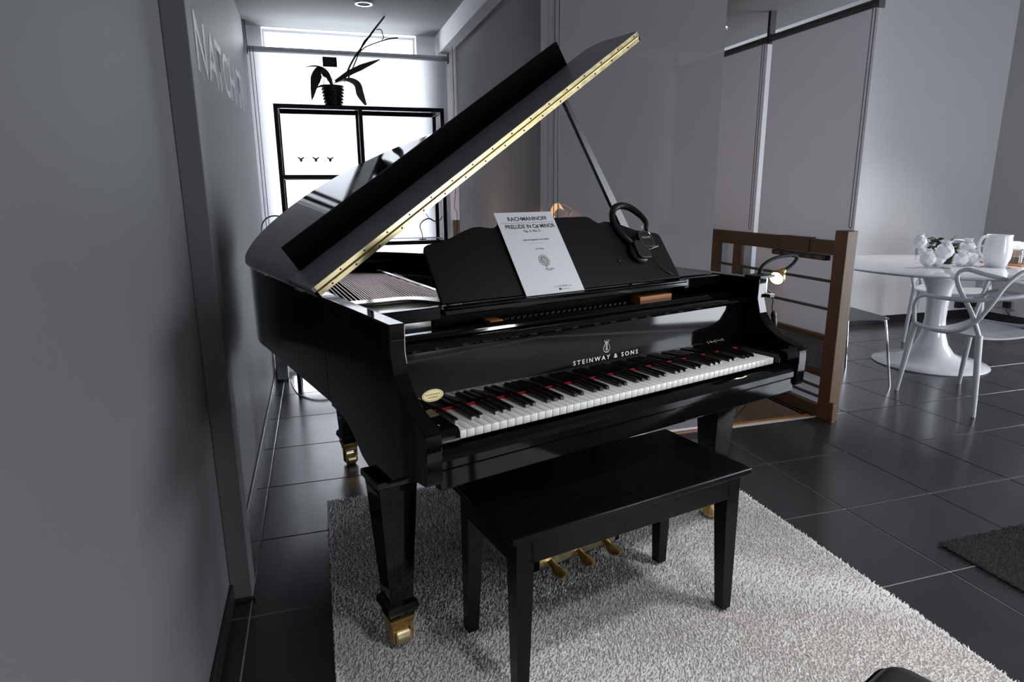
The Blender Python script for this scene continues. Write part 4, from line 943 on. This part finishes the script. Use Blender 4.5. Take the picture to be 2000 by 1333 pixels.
# table things
DEP = (Vector((4.25, 3.45, 0.735))-CO).dot(CF)
ZTT = 0.735
def faceted(prof, seed, n=7):
    bm = bmesh.new(); r_ = random.Random(seed); rings = []
    for i, (r, z) in enumerate(prof):
        off = (i % 2)*PI/n
        rings.append([bm.verts.new((r*math.cos(2*PI*j/n+off)*(1+r_.uniform(-.04, .04)), r*math.sin(2*PI*j/n+off)*(1+r_.uniform(-.04, .04)), z)) for j in range(n)])
    for i, (A, B) in enumerate(zip(rings, rings[1:])):
        for j in range(n):
            if i % 2 == 0: bm.faces.new((A[j], A[(j+1) % n], B[j])); bm.faces.new((A[(j+1) % n], B[(j+1) % n], B[j]))
            else: bm.faces.new((A[j], B[(j+1) % n], B[j])); bm.faces.new((A[j], A[(j+1) % n], B[(j+1) % n]))
    bm.faces.new(rings[0][::-1]); bm.faces.new(rings[-1]); return bm
VP = [(0.020, 0), (0.045, 0.022), (0.054, 0.050), (0.046, 0.078), (0.028, 0.096), (0.025, 0.104), (0.034, 0.116), (0.028, 0.1155), (0.018, 0.098), (0.012, 0.060)]
def cluster(label, bulbs, base_px, group):
    b = atZ(*base_px, ZTT); t = thing('cluster_vase', label, 'vase', b, 0.0, group); dep = (b-CO).dot(CF); ctr = []
    for k, (px, py, sc_, tx_, ty_) in enumerate(bulbs):
        c = atD(px, py, dep+0.03*(k % 3)-0.02)-b
        if c.z-0.060*sc_ < 0.001: c.z = 0.060*sc_+0.001
        o = frombm('bulb', faceted(VP, k+len(bulbs)), 'porcelain', t)
        o.data.transform(Matrix.Translation(c) @ Matrix.Rotation(tx_, 4, 'X') @ Matrix.Rotation(ty_, 4, 'Y') @ Matrix.Scale(sc_, 4) @ Matrix.Translation((0, 0, -0.056)))
        ctr.append(c)
    for a, c in zip(ctr, ctr[1:]): tube('connector', [a, (a+c)/2+Vector((0, 0, -0.008)), c], 0.014, 'porcelain', t, 7, 2)
cluster('white faceted cluster vase holding dark sprigs, left of the pair', [(1797, 472, 0.85, 0, -0.1), (1812, 505, 1.0, 0.1, -0.3), (1829, 511, 1.05, 0.2, 0.0), (1846, 489, 1.1, 0, 0.15)], (1826, 523), 'white faceted cluster vases')
cluster('white faceted cluster vase, right of the pair near the pitcher', [(1876, 512, 0.9, 0.1, 0), (1897, 503, 0.95, 0, 0.2), (1890, 482, 0.95, 0, 0)], (1880, 520), 'white faceted cluster vases')
pb_ = atZ(1849, 515, ZTT); herb = thing('potted_herb', 'dark leafy plant in a dark pot among the white vases', 'plant', pb_)
lathe('pot', [(0, 0), (0.034, 0), (0.044, 0.085), (0.040, 0.085), (0.036, 0.07), (0, 0.068)], 'pot_weave', herb, 20)
dep = (pb_-CO).dot(CF); r_ = random.Random(3)
for k, (px, py) in enumerate(((1813, 482), (1806, 490), (1812, 474), (1822, 463), (1829, 482), (1858, 470), (1866, 478), (1852, 474), (1848, 484), (1860, 486), (1838, 478), (1820, 486))):
    e = atD(px, py, dep+r_.uniform(-.03, .03))-pb_; b = Vector((r_.uniform(-.02, .02), r_.uniform(-.02, .02), 0.07)); m_ = (e+b)/2+Vector((0, 0, 0.02))
    s = tube('sprig', [b, m_, e], 0.0022, 'leaf_green', herb, 5, 3)
    for q_ in range(5):
        f_ = r_.uniform(0.55, 1.05); p0 = b.lerp(e, f_); d0 = Vector((r_.uniform(-1, 1), r_.uniform(-1, 1), r_.uniform(-.5, 1))).normalized()*0.055
        strap('leaflet', [p0, p0+d0*0.5+Vector((0, 0, 0.004)), p0+d0], [0.004, 0.014, 0.002], 'leaf_green', s, Vector((r_.uniform(-1, 1), 1, r_.uniform(-1, 1))), 0.001)
# pitcher
pi_ = atZ(1943, 521, ZTT); pit = thing('pitcher', 'white porcelain pitcher with a looped handle on the marble table', 'pitcher', pi_, -0.29)
lathe('body', [(0, 0), (0.058, 0), (0.066, 0.012), (0.082, 0.06), (0.086, 0.11), (0.080, 0.165), (0.076, 0.205), (0.079, 0.222), (0.075, 0.222), (0.072, 0.204), (0.076, 0.165), (0, 0.012)], 'porcelain', pit, 36)
tube('handle', [(-0.072, 0, 0.205), (-0.112, 0, 0.205), (-0.135, 0, 0.155), (-0.120, 0, 0.095), (-0.080, 0, 0.060)], [0.010, 0.010, 0.009, 0.0085, 0.009], 'porcelain', pit, 10, 5)
ti = atZ(1990, 512, ZTT); tea = thing('teapot', 'white teapot with pointed spout behind the pitcher', 'teapot', ti+Vector((0.02, 0.06, 0.0125)), 0.2)
lathe('body', [(0, 0), (0.05, 0), (0.085, 0.04), (0.09, 0.075), (0.06, 0.12), (0.03, 0.135), (0, 0.137)], 'porcelain', tea, 28)
tube('spout', [(0.07, 0, 0.05), (0.12, 0, 0.09), (0.15, 0, 0.135)], [0.024, 0.016, 0.010], 'porcelain', tea, 10, 4)
tube('handle', [(-0.075, 0, 0.11), (-0.13, 0, 0.125), (-0.145, 0, 0.075), (-0.085, 0, 0.035)], 0.008, 'porcelain', tea, 8, 4)
tr = atZ(1995, 520, ZTT); tray = box('serving_tray', (-0.18, -0.10, 0), (0.26, 0.20, 0.012), 'action_wood', None, 0.003); tray.location = tr+Vector((0.12, 0.06, 0.0)); tag(tray, 'brown wooden serving tray under jars beside the pitcher', 'tray')
for k, (dx, dy, r_, h_) in enumerate(((-0.055, -0.01, 0.045, 0.10), (0.05, -0.06, 0.034, 0.065))):
    j = thing('glass_jar', ['taller glass jar with amber contents on the wooden tray', 'shorter glass jar at the right end of the wooden tray'][k], 'jar', tr+Vector((0.06+dx, 0.06+dy, 0.0125)), 0, 'glass jars on the tray')
    lathe('glass', [(0, 0), (r_, 0), (r_, h_*0.85), (r_*0.85, h_), (r_*0.82, h_), (r_*0.95, h_*0.84), (r_*0.95, 0.004), (0, 0.004)], 'glass_jar', j, 24)
    lathe('contents', [(0, 0.0045), (r_*0.93, 0.0045), (r_*0.93, h_*0.5), (0, h_*0.5)], 'jar_amber', j, 20)
# wall socket, plug and dark cable box on the right wall
so = atX(1966, 594, XR); sk = thing('wall_socket', 'white double wall socket with a black plug on right wall', 'socket', (XR, so.y, so.z))
box('face_plate', (-0.010, -0.085, -0.045), (-0.0002, 0.085, 0.045), 'plastic_white', sk, 0.003)
box('plug', (-0.050, -0.055, -0.032), (-0.0102, 0.005, 0.028), 'rubber_black', sk, 0.006)
for a in (0.045, 0.03, 0.06): box('socket_slot', (-0.0112, a-0.003, -0.005 if a != 0.045 else 0.010), (-0.0101, a+0.003, 0.005 if a != 0.045 else 0.022), 'rubber_black', sk)
tube('plug_cable', [(-0.03, -0.025, -0.032), (-0.03, -0.03, -0.06), (-0.02, -0.06, -0.10), (-0.015, -0.05, -so.z+0.08)], 0.004, 'rubber_black', sk, 6, 4)
cb = atY(1905, 592, YB-0.02); cbo = thing('cable_box', 'long black wall cable box low behind the dining table', 'box', (cb.x, YB, max(0.12, cb.z)))
box('body', (-0.26, -0.05, -0.035), (0.22, -0.0005, 0.035), 'rubber_black', cbo, 0.005); box('front_cover', (-0.24, -0.056, -0.025), (0.20, -0.0505, 0.025), 'satin_black', cbo, 0.002)
# black stool cropped at the bottom edge
sp_ = atZ(1868, 1476, 0.43); stl = thing('stool', 'black padded stool cropped by the bottom edge of the photo', 'stool', (sp_.x, sp_.y, 0.021), 0.35)
box('cushion', (-0.17, -0.17, 0.33), (0.17, 0.17, 0.41), 'leather_black', stl, 0.05, 5)
for a in (-0.11, 0.11):
    for b in (-0.11, 0.11): tube('leg', [(a, b, 0.331), (a*1.15, b*1.15, 0.0)], [0.016, 0.012], 'frame_black', stl, 8)
